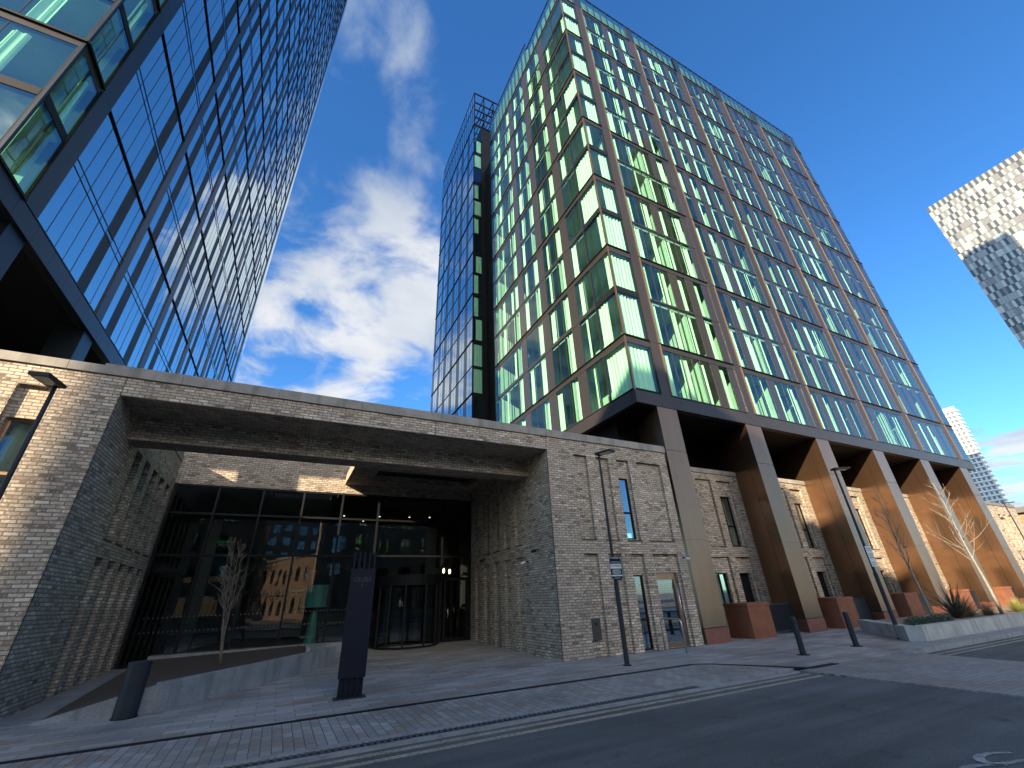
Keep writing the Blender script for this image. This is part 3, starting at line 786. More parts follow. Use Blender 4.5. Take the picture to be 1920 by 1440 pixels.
# bay walls between the piers
FB = Face('F', 13.4)
for k in range(5):
    x0 = 14.07 + 5.625*k + .7; x1 = 18.55 + 5.625*k + .78; s_ = 5.625*k
    recs = [(16.33+s_, 17.32+s_, 3.31, 6.25, None), (17.72+s_, 18.72+s_, 3.31, 6.25, (17.76+s_, 18.56+s_, 3.33, 5.53)),
            (16.18+s_, 17.30+s_, 0.02, 2.87, (16.24+s_, 17.06+s_, .03, 2.23)), (17.68+s_, 18.74+s_, 0.02, 2.87, (17.72+s_, 18.60+s_, .03, 2.22))]
    recess_wall(FB, x0-.5, x1, 0., 6.55, recs, parent=tw)
    pod_window(FB, 17.76+s_, 18.56+s_, 3.33, 5.53, tw, .2, 4.2, True, 18.02+s_)
    pod_window(FB, 16.24+s_, 17.06+s_, .03, 2.23, tw, .2, None, True, 16.64+s_, name='glazed_door')
    dk = MB(); FB.box(dk, 17.72+s_, 18.60+s_, .28, .34, .03, 2.22); dd = dk.build('door', 'black_metal', tw)
    hm = MB(); hm.tube([FB.p(17.84+s_, .2, .6), FB.p(17.84+s_, .2, 1.7)], .02, 8); hm.build('handle', 'steel', dd)
    c_ = MB(); c_.box(x0-.5, x1, 13.36, 13.75, 6.55, 6.76); c_.build('coping', 'coping', tw)
    rl = MB(); u = x0
    while u < x1 + 1.0: rl.box(u, u+.018, 14.9, 14.93, 6.78, 7.85); u += .1
    rl.box(x0, x1+1.0, 14.88, 14.95, 7.82, 7.87); rl.build('railing', 'black_metal', tw)
rl = MB(); u = 10.9
while u < 12.55: rl.box(u, u+.018, 14.0, 14.03, 6.78, 7.5); u += .1
rl.box(10.9, 12.55, 13.98, 14.05, 7.48, 7.53); rl.build('railing', 'black_metal', tw)

# ================================================================== DARK REAR TOWER
dt = empty('dark_stair_tower', 'narrow dark glass tower with open lattice top behind the green tower', 'building')
YD = 30.1
FD = Face('F', YD); FDL = Face('L', XC-.02)
LD = [11.95 + 5.3*k for k in range(-1, 9)]   # up to 54.3
LD = [6.65] + [11.95 + 5.41*k for k in range(0, 9)]
stD = dict(frame='black_metal', glass='glass', panel='panel_blue', band=.12, head=.2, band_mat='black_metal')
stDL = dict(frame='black_metal', glass='glass_blue', panel='panel', band=.12, head=.12, band_mat='black_metal')
for k in range(len(LD)-1):
    a, b = LD[k], LD[k+1]; lv = [(a+.04, (a+b)/2), ((a+b)/2, b)]
    facade_unit(FD, [XC+.05, 12.85], lv, dt, [[random.choice(('C1.0', 'C0.6', 'C-0.7', 'W'))] for _ in range(2)], stD)
    for u0 in (30.15, 34.4, 38.7):
        ed = [u0 + .71*i for i in range(7)]
        facade_unit(FDL, ed, lv, dt, [['W', 'W', 'P', 'W', 'W', 'P'], ['W', 'W', 'P', 'W', 'W', 'P']], stDL)
tl = MB(); tl.box(12.86, 20, 30.12, 43, 6.6, 55.2); tl.box(13.3, 20, 25.6, 30.12, 6.6, 47); tl.build('wall', 'black_metal', dt)
hl = MB()
for z in LD[1:]: FDL.box(hl, YD, 42.98, -.06, .02, z-.02, z+.05); FD.box(hl, XC, 12.86, -.06, .02, z-.02, z+.05)
hl.build('shadow_gap_trim', 'black_metal', dt)
ps = MB(); pg = MB(); u = YD
while u < 43: FDL.box(ps, u, u+.03, -.01, .08, 55.25, 62.2); u += .71
FDL.box(ps, YD, 43, -.012, .1, 62.1, 62.2); FDL.box(ps, YD, 43, -.012, .1, 59.6, 59.66); FDL.quad(pg, YD, 43, .02, 55.25, 62.1)
o = ps.build('parapet_screen', 'black_metal', dt); pg.build('pane', 'glass_blue', o)
la = MB()
for i in range(4): x = XC + i*1.35; la.box(x, x+.12, YD-.02, YD+.10, 55.2, 62.3); la.box(x, x+.12, YD+5, YD+5.12, 55.2, 62.3)
for z in (55.3, 56.9, 58.5, 60.1, 62.15):
    la.box(XC, 15.97, YD-.03, YD+.09, z, z+.16); la.box(XC, 15.97, YD+5, YD+5.1, z, z+.16)
    for i in range(4): x = XC+i*1.35; la.box(x+.01, x+.1, YD+.1, YD+5, z, z+.12)
la.tube([(XC, YD+.05, 55.3), (14.6, YD+.05, 60.2)], .06, 6); la.build('lattice_frame', 'black_metal', dt)

# ================================================================== LEFT BLUE TOWER
lt_ = empty('blue_glass_tower', 'tall tower of blue reflective glass and slate panels overhanging the left brick wing', 'building')
XL = -8.3; FRt = Face('R', XL); YL = 11.65; FLt = Face('F', YL)
LL = [12.0 + 5.435*k for k in range(0, 19)]
stB = dict(frame='blue_metal', glass='glass_blue', panel='panel_blue', double=True, tilt=.006)
stBc = dict(frame='black_metal', glass='glass_teal', panel='panel_blue', band=.30, head=.30, band_mat='bronze_dark', rim=.05)
rest = MB(); restg = MB(); restp = MB()
count = 0
for k in range(18):
    a, b = LL[k], LL[k+1]; lv = [(a+.05, (a+b)/2), ((a+b)/2, b)]
    near = k < 5
    if k < 4:
        facade_unit(FRt, [YL+.05, 12.4, 13.12], lv, lt_, [['C0.3', 'W'], ['W', 'C0.5']], stBc)
        facade_unit(FLt, [-14.5, -12.9, -11.35, -9.9, XL-.05], lv, lt_, [['C0.3', 'W', 'W', 'C0.3']]*2, stBc)
    else:
        FLt.quad(restg, -14.5, XL-.05, .02, a, b); FRt.quad(restg, YL+.05, 13.12, .02, a, b); FRt.box(rest, YL, 13.12, -.02, .05, b-.2, b+.05); FLt.box(rest, -14.5, XL, -.02, .05, b-.2, b+.05)
    for bay in range(6):
        u0 = 13.88 + 5.66*bay
        ed = [u0 + 5.1*i/8 for i in range(9)]
        row = ['W', 'P?', 'W', 'P?', 'W', 'P', 'W', 'P?'] if bay == 0 else ['W', 'P', 'W', 'P?', 'W', 'P', 'W', 'W']
        ks = []
        for s_ in range(2):
            r = [(random.choice(('P', 'W', 'W')) if c == 'P?' else c) for c in row]
            if bay == 0: r = ['W', 'W', 'W', 'W', 'W', 'P', 'W', 'W']
            ks.append(r)
        if count < 84 and k < 14 and not (bay == 0 and k > 3) and not (bay == 1 and k > 6):
            facade_unit(FRt, ed, lv, lt_, ks, stB); count += 1
        else:
            for i in range(8):
                FRt.quad(restg, ed[i], ed[i+1], .015, a, b, [random.uniform(0, .006) for _ in range(4)])
                if ks[0][i] == 'P': FRt.quad(restp, ed[i]+.01, ed[i+1]-.01, .0115, a, b)
            for e in ed[1:-1]: FRt.box(rest, e-.010, e+.010, -.001, .05, a, b)
            m_ = (a+b)/2
            FRt.box(rest, ed[0], ed[-1], -.01, .05, m_-.17, m_-.145); FRt.box(rest, ed[0], ed[-1], -.01, .05, m_+.13, m_+.155)
o = rest.build('upper_windows', 'blue_metal', lt_); o['kind'] = 'stuff'
restg.build('pane', 'glass_blue', o); restp.build('infill_panel', 'panel_blue', o)
for z in LL:
    hl = MB()
    for bay in range(6): FRt.box(hl, 13.88+5.66*bay, 18.98+5.66*bay, -.05, .02, z-.02, z+.035)
    FRt.box(hl, YL-.04, 13.12, -.10, .02, z-.03, z+.05); FLt.box(hl, -14.5, XL+.04, -.08, .02, z-.03, z+.05)
    hl.build('shadow_gap_trim', 'black_metal', lt_)
for bay in range(7):
    u1 = 13.86 + 5.66*bay; u0 = u1 - (.56 if bay else .70)
    p_ = MB(); z = LL[0]
    for zz in LL[1:]: FRt.box(p_, u0, u1, -.05, .3, z+.01, zz); z = zz
    if bay: p_.build('pilaster', 'blue_metal', lt_)
    else: p_.build('corner_pilaster', 'blue_metal', lt_)
e_ = MB(); FRt.quad(e_, 47.84, 49.2, .0, 12, LL[-1]); e_.quad((XL, 49.2, 12), (XL-6, 49.2, 12), (XL-6, 49.2, LL[-1]), (XL, 49.2, LL[-1])); e_.build('end_bay', 'glass_blue', lt_)
cpst = MB(); cpst.box(XL-.05, XL+.02, YL-.02, YL+.05, 12, LL[-1]); cpst.build('corner_post', 'blue_metal', lt_)
sl = MB()
zz = [12.0 + 2.7175*i for i in range(37)]
for z in zz: FRt.box(sl, YL+.15, 49, .10, 5, z-.26, z-.02)
for z in zz[:14]: FLt.box(sl, -16, XL-5, .10, 5, z-.26, z-.02)
sl.build('floor_slab', 'slab_edge', lt_)
wl = MB(); FRt.quad(wl, YL+5, 49, 4, 12, LL[-1]); FLt.quad(wl, -24, XL-4, 4, 12, LL[-1])
u = 13.6
while u < 49: FRt.box(wl, u-.05, u+.05, .12, 3.99, 12, LL[-1]); u += 2.83
wl.build('room_wall', 'room', lt_)
mass = MB(); mass.box(-30, XL-4.1, YL+4.2, 49.1, 12, LL[-1]); mass.box(-30, -14.5, YL, YL+4.2, 12, LL[-1]); mass.build('core', 'blue_metal', lt_)
fa = MB(); u = YL-.04; i = 0
while u < 49.2:
    e = min(u + (1.35 if i == 0 else 1.13), 49.25); fa.box(XL-.25, XL+.05, u+.004, e-.004, 11.32, 11.96); u = e; i += 1
u = XL-.25
while u > -30: fa.box(u-1.13+.004, u-.004, YL-.04, YL+.25, 11.32, 11.96); u -= 1.13
fa.build('fascia', 'blue_metal', lt_)
so = MB(); so.box(-30, XL-.25, YL+.25, 49.2, 11.36, 11.5); so.build('soffit', 'black_metal', lt_)
for y in (13.4, 19.1, 24.8, 30.5, 36.2):
    pr = MB(); pr.prism([(XL-.9, y-.1), (XL-.05, y-.1), (XL-.05, y+.75), (XL-.9, y+.75)], 6.5, 11.36); pr.build('column', 'blue_metal', lt_)
ic = MB(); ic.box(-26, -13.5, 17, 46, 6.5, 11.36); ic.build('recessed_storey', 'black_metal', lt_)

# ================================================================== STREET THINGS
def lamp_post(loc, label, head_dir, h=5.45, slim=False):
    o = empty('street_lamp', label, 'street lamp', loc, 'slim dark street lamps')
    a = MB(); a.tube([(0, 0, 0), (0, 0, 1.9), (0, 0, 1.92), (0, 0, h)], [.062, .062, .045, .033], 14); a.build('pole', 'post', o, False)
    a = MB(); a.tube([(0, 0, 0), (0, 0, .02)], .11, 14); a.build('base_plate', 'post', o)
    dx, dy = head_dir; L_ = math.hypot(dx, dy); dx /= L_; dy /= L_; nx, ny = -dy, dx
    a = MB(); P = []
    for s_, t_ in ((-.06, -.13), (.5, -.15), (.5, .15), (-.06, .13)): P.append((dx*s_+nx*t_, dy*s_+ny*t_))
    a.prism(P, h-.005, h+.055); hd = a.build('lamp_head', 'post', o)
    a = MB(); P = []
    for s_, t_ in ((.08, -.1), (.44, -.11), (.44, .11), (.08, .1)): P.append((dx*s_+nx*t_, dy*s_+ny*t_))
    a.prism(P, h-.012, h-.002); a.build('lens', 'steel', hd)
    return o
lamp_post((8.11, 9.96, 0), 'slim dark street lamp carrying a no parking sign by the brick wall', (.35, -.95))
lamp_post((17.89, 8.4, 0), 'slim dark street lamp at the near end of the concrete planter', (.9, -.5))
lamp_post((-4.42, 10.02, 0), 'slim dark street lamp in front of the sunlit brick wing', (-.15, -1.))
lamp_post((43.0, 11.0, 0), 'distant street lamp beyond the last bronze pier', (.6, -.8), 6.1)
# sign on the lamp
sg = empty('parking_sign', 'navy and white NO PARKING sign plates fixed to the middle lamp post', 'sign', (8.11, 9.96-.075, 0))
a = MB(); a.bevelbox(-.19, .19, -.012, 0, 1.93, 2.52, .004); pl = a.build('sign_plate', 'navy', sg)
a = MB(); a.box(-.19, .19, -.0155, -.0125, 2.22, 2.34); a.box(-.19, .19, -.0155, -.0125, 2.03, 2.065); a.build('white_band', 'sign_pale', pl)
text_obj('lettering', 'NO PARKING', .072, 'navy', pl, (0, -.017, 2.29), (math.pi/2, 0, 0), .001, sx=.8)
text_obj('lettering', 'ATTENTION', .05, 'sign_text', pl, (0, -.014, 2.485), (math.pi/2, 0, 0), .001, sx=.85)
a = MB()
for z, w_ in ((2.385, .16), (2.24, .15), (2.19, .13), (2.165, .15), (2.14, .14), (2.115, .15), (2.09, .12), (1.985, .1)): 
    a.box(-w_, w_, -.0165, -.0128, z-.004, z+.004)
a.build('small_print', 'sign_text' , pl)
a = MB()
for x, z in ((-.165, 2.49), (.165, 2.49), (-.165, 1.96), (.165, 1.96)): a.tube([(x, -.02, z), (x, -.012, z)], .014, 10)
a.build('screw_caps', 'sign_text', pl)
a = MB(); a.box(-.06, .06, 0, .05, 2.1, 2.14); a.box(-.06, .06, 0, .05, 2.38, 2.42); a.build('bracket', 'steel', sg)
sg = empty('parking_sign', 'pale notice plate on the lamp post beside the concrete planter', 'sign', (17.89, 8.4-.07, 0))
a = MB(); a.bevelbox(-.17, .17, -.012, 0, 2.1, 2.75, .004); pl = a.build('sign_plate', 'sign_pale', sg)
a = MB()
for z in (2.68, 2.62, 2.5, 2.44, 2.38, 2.22, 2.16): a.box(-.13, .13, -.0145, -.0125, z-.008, z+.008)
a.build('small_print', 'navy', pl)
# totem
tm = empty('entrance_totem', 'tall dark navy totem sign with slatted ends standing before the entrance', 'sign', (1.57, 10.40, 0), rz=math.radians(-4))
a = MB(); a.box(-.30, .30, -.14, .14, .0, .018); a.build('base_plate', 'post', tm)
a = MB(); a.bevelbox(-.255, .255, -.085, .085, .33, 2.30, .008); tb = a.build('panel', 'navy', tm)
a = MB()
for i in range(5):
    x = -.21 + i*.105; a.box(x-.016, x+.016, -.07, .07, .018, .33)
a.box(-.2, .2, -.03, .03, .018, .33); a.build('lower_slats', 'navy', tm)
a = MB()
for i in range(5):
    x = -.21 + i*.105; a.box(x-.018, x+.018, -.07, .07, 2.30, 2.64)
a.build('upper_slats', 'navy', tm)
text_obj('lettering', 'CRUBIX', .13, 'emboss', tb, (0, -.088, 2.08), (math.pi/2, 0, 0), .003, sx=.8)
text_obj('lettering', 'II', .09, 'emboss', tb, (0, -.088, 1.97), (math.pi/2, 0, 0), .003)
# litter bin
bn = empty('litter_bin', 'dark cylindrical litter bin on the slabs beside the granite planter', 'bin', (-2.04, 11.22, 0))
a = MB(); a.tube([(0, 0, .02), (0, 0, .80)], .175, 32); a.build('body', 'post', bn, False)
a = MB(); a.tube([(0, 0, .80), (0, 0, .80), (0, 0, .825), (0, 0, .835)], [.175, .182, .182, .17], 32); a.tube([(0, 0, .836), (0, 0, .84)], .11, 24); a.build('lid', 'post', bn)
a = MB(); a.tube([(0, 0, 0), (0, 0, .02)], .19, 24); a.build('base', 'black_metal', bn)
# bollards
def bollard(loc, label):
    o = empty('bollard', label, 'bollard', loc, 'black bollards at the crossing')
    a = MB(); a.tube([(0, 0, 0), (0, 0, .84), (0, 0, .865), (0, 0, .875)], [.075, .075, .068, .05], 20); a.build('post', 'post', o)
    a = MB(); a.tube([(0, 0, 0), (0, 0, .012)], .15, 20); a.build('ground_plate', 'black_metal', o)
bollard((12.59, 8.27, 0), 'black bollard nearer the drainage channel corner'); bollard((15.2, 8.32, 0), 'black bollard nearer the concrete planter')
# cycle stand
cs = MB(); pts = []
for t in range(0, 7):
    a_ = math.pi - math.pi/2*t/6; pts.append((0, -.30 + .12*math.cos(a_), .75 + .12*math.sin(a_)))
pts = [(0, -.42, 0)] + pts
for t in range(0, 7):
    a_ = math.pi/2 - math.pi/2*t/6; pts.append((0, .30 + .12*math.cos(a_), .75 + .12*math.sin(a_)))
pts.append((0, .42, 0)); cs.tube(pts, .024, 10)
o = empty('cycle_stand', 'bent stainless steel hoop stand on the slabs before the glazed side door', 'bike rack', (10.86, 11.02, 0), rz=math.radians(0))
cs.build('hoop', 'steel', o, True)
a = MB()
for y in (-.42, .42): a.tube([(0, y, 0), (0, y, .01)], .06, 16)
a.build('ground_flange', 'steel', o)
# wall box and cameras
a = MB(); a.bevelbox(8.38, 8.74, 11.70, 11.79, .42, .98, .006); o = a.build('utility_box', 'bronze_dark')
tag(o, 'small brown metal utility door set low in the first brick recess', 'utility box')
a = MB(); a.box(8.53, 8.60, 11.69, 11.702, .80, .86); a.build('latch', 'black_metal', o)
def camera_thing(p, n, label, mat):
    o = empty('security_camera', label, 'security camera', p, 'security cameras on the brick walls')
    n = Vector(n); a = MB(); a.tube([(0, 0, 0), tuple(n*.12)], .02, 8); a.build('bracket', 'post', o)
    a = MB(); s_ = Vector((-n.y, n.x, 0)); e = n*.12; a.tube([tuple(e - s_*.0 + Vector((0, 0, -.02))), tuple(e + n*.16 + Vector((0, 0, -.07)))], .042, 12); a.build('housing', mat, o, True)
camera_thing((7.3, 12.6, 2.98), (-1, 0, 0), 'small black camera high on the entrance side wall near its outer corner', 'black_metal')
camera_thing((7.3, 13.35, 2.68), (-1, 0, 0), 'white camera on the entrance side wall below the black one', 'cctv')
camera_thing((7.3, 16.9, 3.05), (-1, 0, 0), 'small black camera deep in the entrance beside the narrow windows', 'black_metal')
camera_thing((12.62, 11.65, 2.66), (0, -1, 0), 'white camera at the top corner above the glazed side door', 'cctv')
# corten bin stores and gates
def store(k, label, gate_open):
    s_ = 5.625*k
    o = empty('rusted_steel_store', label, 'storage box', (15.30+s_, 11.62, 0), 'rusted steel stores between the piers')
    a = MB(); a.box(0, 1.22, 0, 1.0, 0, 1.02); a.build('body', 'corten', o)
    a = MB(); a.bevelbox(-.02, 1.24, -.02, 1.02, 1.024, 1.13, .006); a.build('lid', 'corten', o)
    a = MB(); a.box(.02, .025, -.004, 0, .1, 1.0); a.box(-.01, .0, .1, .9, .60, .63); a.build('seam', 'rust_plinth', o)
    r = empty('low_gate', ('black barred gate beside the first rusted store' if k == 0 else ['', 'dark low gate beside the second rusted store', 'dark low gate beside the third rusted store', 'pale lit low screen beside the fourth rusted store', 'pale lit low screen beside the farthest rusted store'][k]), 'gate', (16.55+s_, 12.1, 0), 'low gates between the piers')
    a = MB(); a.box(0, 2.0, 0, .05, .98, 1.03); a.box(0, 2.0, 0, .05, .08, .12); a.box(0, .05, 0, .05, 0, 1.03); a.box(1.95, 2.0, 0, .05, 0, 1.03); a.build('frame', 'post', r)
    a = MB()
    if gate_open:
        x = .1
        while x < 1.95: a.box(x, x+.03, .01, .04, .12, .98); x += .075
        a.build('bars', 'post', r)
    else:
        a.box(.05, 1.95, .015, .035, .12, .98); a.build('panel', 'blue_metal', r)
for k, l in enumerate(('rusted steel box store nearest the entrance, beside the first pier', 'rusted steel box store behind the nearer part of the planter', 'rusted steel box store behind the first pale tree', 'bright orange rusted store behind the spiky plant', 'bright orange rusted store behind the sunlit tree')): store(k, l, k == 0)

# ================================================================== PLANTERS
pt = empty('granite_planter', 'low wedge shaped granite planter in the entrance court', 'planter', (0, 0, 0))
top = .46
a = MB()
# front wall rises from nothing, then angled wall to the glass
a.prism([(-3.38, 11.56), (-1.62, 11.48), (-1.60, 11.68), (-3.36, 11.62)], -.02, 0, [.03, top-.02, top-.02, .03])
def wseg(p, q, w, z0, z1, z2):
    p = Vector((*p, 0)); q = Vector((*q, 0)); n = Vector((-(q-p).y, (q-p).x, 0)).normalized()*w
    a.prism([(p.x, p.y), (q.x, q.y), ((q+n).x, (q+n).y), ((p+n).x, (p+n).y)], -.02, 0, [z1, z2, z2, z1])
wseg((-1.62, 11.48), (-.12, 13.05), .2, 0, top-.02, top+.02); wseg((-.12, 13.05), (1.80, 15.35), .2, 0, top+.02, top+.07)
wseg((1.80, 15.35), (1.15, 16.0), .2, 0, top+.07, top+.07); a.box(1.0, 1.62, 15.75, 17.0, 0, top+.08)
a.build('wall', 'granite', pt)
a = MB(); a.prism([(-3.30, 11.66), (-1.66, 11.70), (-.25, 13.2), (1.55, 15.55), (1.0, 18.6), (-3.30, 18.6)], -.02, 0, [.03, top-.07, top-.05, top-.03, top-.02, top-.1]); a.build('soil', 'soil', pt)
a = MB(); a.prism([(-3.2, 18.3), (2.4, 18.3), (2.4, 18.66), (-3.2, 18.66)], 0, top-.01); a.build('ledge', 'granite', pt)
a = MB(); a.prism([(-4.02, 11.68), (-3.32, 11.66), (-3.32, 18.6), (-4.02, 18.6)], -.02, 0, [.006, .006, .17, .17]); a.build('side_strip', 'granite', pt)

cpn = empty('concrete_planter', 'long pale concrete planter between the street and the bronze piers', 'planter', (0, 0, 0))
ht = .37
a = MB(); segs = [17.50, 19.55, 21.6, 23.7, 27.8, 32, 36, 40, 44]
for x0, x1 in zip(segs, segs[1:]): a.prism([(x0+.006, 7.56), (x1-.006, 7.56), (x1-.006, 7.80), (x0+.006, 7.80)], -.03, ht+.03)
a.prism([(17.50, 7.57), (17.66, 7.81), (17.66, 7.815), (20.2, 10.35), (20.0, 10.6), (17.36, 7.95)], -.03, ht+.02)
a.box(20.2, 44, 10.3, 10.5, -.03, .30); a.build('wall', 'concrete', cpn)
a = MB(); a.prism([(17.7, 7.81), (44, 7.81), (44, 10.29), (20.15, 10.29)], 0, ht-.03); a.build('soil', 'sandy', cpn)

def bare_tree(base, label, h, lean, mat, seed, nbr, r0=.055, group=None, spread=1.2, name='bare_tree', cat='tree', stems=1, start=.35):
    rnd = random.Random(seed)
    o = empty(name, label, cat, base, group)
    tr = MB(); br = MB()
    for s_ in range(stems):
        ang = rnd.uniform(0, 6.28) if stems > 1 else 0
        sp = (rnd.uniform(.25, .5) if stems > 1 else 0)
        pts = []; rad = []; n = 12
        for i in range(n+1):
            t = i/n
            pts.append(Vector((lean[0]*t*t + math.cos(ang)*sp*h*t*.5 + .03*math.sin(t*9+s_)*h*.2, lean[1]*t*t + math.sin(ang)*sp*h*t*.5 + .03*math.cos(t*7+seed)*h*.15, h*t)))
            rad.append(r0*(1-.86*t) / (1 if stems == 1 else 1.9))
        tr.tube(pts, rad, 8)
        for b in range(nbr):
            t = start + (1-start)*(b+rnd.random())/nbr*.95; i = min(n-1, int(t*n)); p = pts[i].lerp(pts[i+1], t*n-i)
            az = rnd.uniform(0, 6.28); ln = spread*(1.15-t)*rnd.uniform(.7, 1.15)
            cur = p.copy(); d = Vector((math.cos(az), math.sin(az), rnd.uniform(.55, 1.1))).normalized(); P = [cur.copy()]; m = 6
            for q in range(m):
                d = (d + Vector((rnd.uniform(-.16, .16), rnd.uniform(-.16, .16), rnd.uniform(-.02, .16)))).normalized(); cur = cur + d*ln/m; P.append(cur.copy())
            r1 = r0*.32*(1.2-t)
            br.tube(P, [r1*(1-.8*q/m)+.0015 for q in range(m+1)], 5)
            for w_ in range(4):
                q = rnd.randint(1, m-1); pp = P[q].copy(); dd = (d + Vector((rnd.uniform(-.8, .8), rnd.uniform(-.8, .8), rnd.uniform(-.1, .6)))).normalized(); PP = [pp.copy()]
                for z in range(4):
                    dd = (dd + Vector((rnd.uniform(-.2, .2), rnd.uniform(-.2, .2), .08))).normalized(); pp = pp + dd*ln*.13; PP.append(pp.copy())
                br.tube(PP, [.0065, .005, .004, .003, .002], 4)
    tr.build('trunk', mat, o, True); br.build('crown', mat, o, True)
bare_tree((20.2, 8.32, .33), 'young bare tree with slim shaded trunk at the near end of the concrete planter', 4.7, (.1, .15), 'bark_pale', 3, 17, .05, 'bare young trees in the concrete planter', 1.5)
bare_tree((25.55, 8.25, .33), 'bare pale barked tree with sunlit trunk behind the spiky plant', 5.2, (-.1, .1), 'bark_pale', 9, 24, .062, 'bare young trees in the concrete planter', 2.0)
bare_tree((-1.0, 14.4, .36), 'bare multi stemmed shrub tree in the granite planter before the lobby glass', 3.0, (.15, .1), 'bark', 5, 9, .030, None, .85, stems=6, start=.35)

def blades(base, label, name, cat, n, ln, w, mat, seed, curve=.8, up=(.5, 1.2), ry=1.):
    rnd = random.Random(seed); o = empty(name, label, cat, base); mb = MB()
    for i in range(n):
        az = rnd.uniform(0, 6.283); el = rnd.uniform(*up); l = ln*rnd.uniform(.6, 1.1)
        d = Vector((math.cos(az)*math.cos(el), math.sin(az)*math.cos(el)*ry, math.sin(el))); p = Vector((rnd.uniform(-.08, .08), rnd.uniform(-.08, .08), 0)); side = Vector((-math.sin(az), math.cos(az), 0))
        P = []; m = 7
        for k in range(m+1):
            ww = w*(1-(k/m)**1.6)*rnd.uniform(.9, 1.1); P.append((p - side*ww/2, p + side*ww/2)); p = p + d*l/m; d = (d + Vector((0, 0, -curve*.12*(k/m+.3)))).normalized()
        for A, B in zip(P, P[1:]): mb.quad(A[0], A[1], B[1], B[0])
    mb.build('leaves', mat, o); return o
blades((22.6, 8.5, .33), 'spiky dark plant with long arching sword leaves in the planter', 'spiky_plant', 'plant', 120, 1.35, .05, 'phormium', 1, .8, (.25, 1.45))
blades((23.6, 8.55, .33), 'brown feathery ornamental grass behind the spiky plant', 'ornamental_grass', 'plant', 900, .85, .007, 'straw', 2, 1.5, (.3, 1.4))
blades((24.6, 8.3, .33), 'straw coloured ornamental grass at the foot of the sunlit tree', 'ornamental_grass', 'plant', 700, .6, .007, 'straw', 4, 1.6, (.3, 1.4))
blades((27.2, 8.2, .33), 'bright yellow green grass clump at the sunny end of the planter', 'ornamental_grass', 'plant', 900, .6, .009, 'lime', 5, 1.5, (.2, 1.4))
def shrub(base, label, seed, n=700, rx=.55, ry=.3, rz=.25):
    rnd = random.Random(seed); o = empty('low_shrub', label, 'shrub', base, 'low green shrubs in the concrete planter'); mb = MB()
    for i in range(n):
        a1 = rnd.uniform(0, 6.283); r = math.sqrt(rnd.random()); h = rnd.random()*(1-r*r*.7)
        p = Vector((math.cos(a1)*r*rx, math.sin(a1)*r*ry, h*rz)); d = Vector((rnd.uniform(-1, 1), rnd.uniform(-1, 1), rnd.uniform(.1, 1.2))).normalized()*rnd.uniform(.05, .13); s_ = d.orthogonal().normalized()*.012
        mb.quad(p-s_, p+s_, p+d+s_*.2, p+d-s_*.2)
    mb.build('leaves', 'leaf', o)
shrub((18.75, 8.15, .34), 'low dark green shrub right behind the lamp post at the planter corner', 1, 800, .6, .3)
shrub((20.0, 8.1, .34), 'low dark green shrub at the foot of the shaded young tree', 2, 900, .75, .3)

# ================================================================== NEIGHBOURS
nb = empty('brick_wing_building', 'low shaded grey brick building beyond the last bronze pier', 'building')
FN = Face('F', 11.9)
recs = [(44.2, 44.8, 3.2, 5.6, None), (45.1, 45.6, 3.2, 5.6, None), (46, 46.6, 3.2, 5.6, None), (44.2, 44.8, .2, 2.7, None), (45.1, 45.6, .2, 2.7, None), (46, 46.6, .2, 2.7, None)]
recess_wall(FN, 42.6, 48.0, 0, 6.2, recs, parent=nb); a = MB(); a.box(42.6, 48.0, 12.3, 22, 0, 6.2); a.build('side_wall', 'brick', nb)
a = MB(); a.box(42.6, 48.05, 11.86, 22, 6.2, 6.4); a.build('coping', 'roofing', nb)
nb = empty('red_brick_building', 'low red brick building with flat dark roof at the far right edge', 'building')
a = MB(); a.box(50, 66, 12, 24, 0, 6.0); a.build('wall', 'red_brick', nb); a = MB(); a.box(49.7, 66.3, 11.6, 24.3, 6.0, 6.4); a.build('roof', 'roofing', nb)
a = MB()
for i in range(5):
    for z in (1.0, 3.6): a.box(51+i*3, 52.4+i*3, 11.97, 12.1, z, z+1.5)
a.build('window', 'glass_dark', nb)

# chequered tower (far upper right)
ch = empty('chequered_tower', 'far tall tower clad in a chequer of white, silver and dark glass panels', 'building')
XA = 225.; YB1 = 31.7; H = 147.
cols = {'white': (.38, .41, .38), 'silver': (.25, .275, .275), 'charcoal': (.07, .075, .085), 'mauve': (.18, .18, .18)}
mbs = {k: MB() for k in cols}; gmb = MB(); rnd = random.Random(12)
FX = Face('L', XA); rowh = 3.0; z = H; r = 0
while z > 30:
    zb_ = z - rowh; u = YB1 - (0 if r % 2 == 0 else .0); i = 0
    while u > -12:
        w_ = .87
        if r == 0: kk = 'charcoal' if i % 2 == 0 else 'silver'
        else:
            x = rnd.random(); odd = (i + r) % 2
            kk = ('white' if x < .42 else 'silver' if x < .85 else 'mauve') if odd else ('charcoal' if x < .45 else 'mauve' if x < .68 else 'mauve' if x < .78 else 'silver' if x < .9 else 'white')
        dd = rnd.uniform(0, .14)
        if kk == 'glass': FX.quad(gmb, u-w_, u, .05, zb_+.12, z)
        else: FX.box(mbs[kk], u-w_+.02, u-.02, -dd, .2, zb_+.12, z)
        u -= w_; i += 1
    z = zb_; r += 1
for k, c in cols.items():
    M['chk_'+k] = simple('chequer '+k, c, .35, .2, .1); mbs[k].build('cladding_panels', 'chk_'+k, ch)['kind'] = 'stuff'
gmb.f and gmb.build('window', 'glass_pod', ch)
a = MB(); a.box(XA+.21, XA+22, -12, YB1-.02, 0, H-.1); a.build('core', 'chk_charcoal', ch)
# building that shades its lower part, out of frame
a = MB(); a.box(104, 110, -57.5, -46, 0, 172)
tag(a.build('slab_block', 'black_metal'), 'dark slab block beyond the frame to the right', 'building')
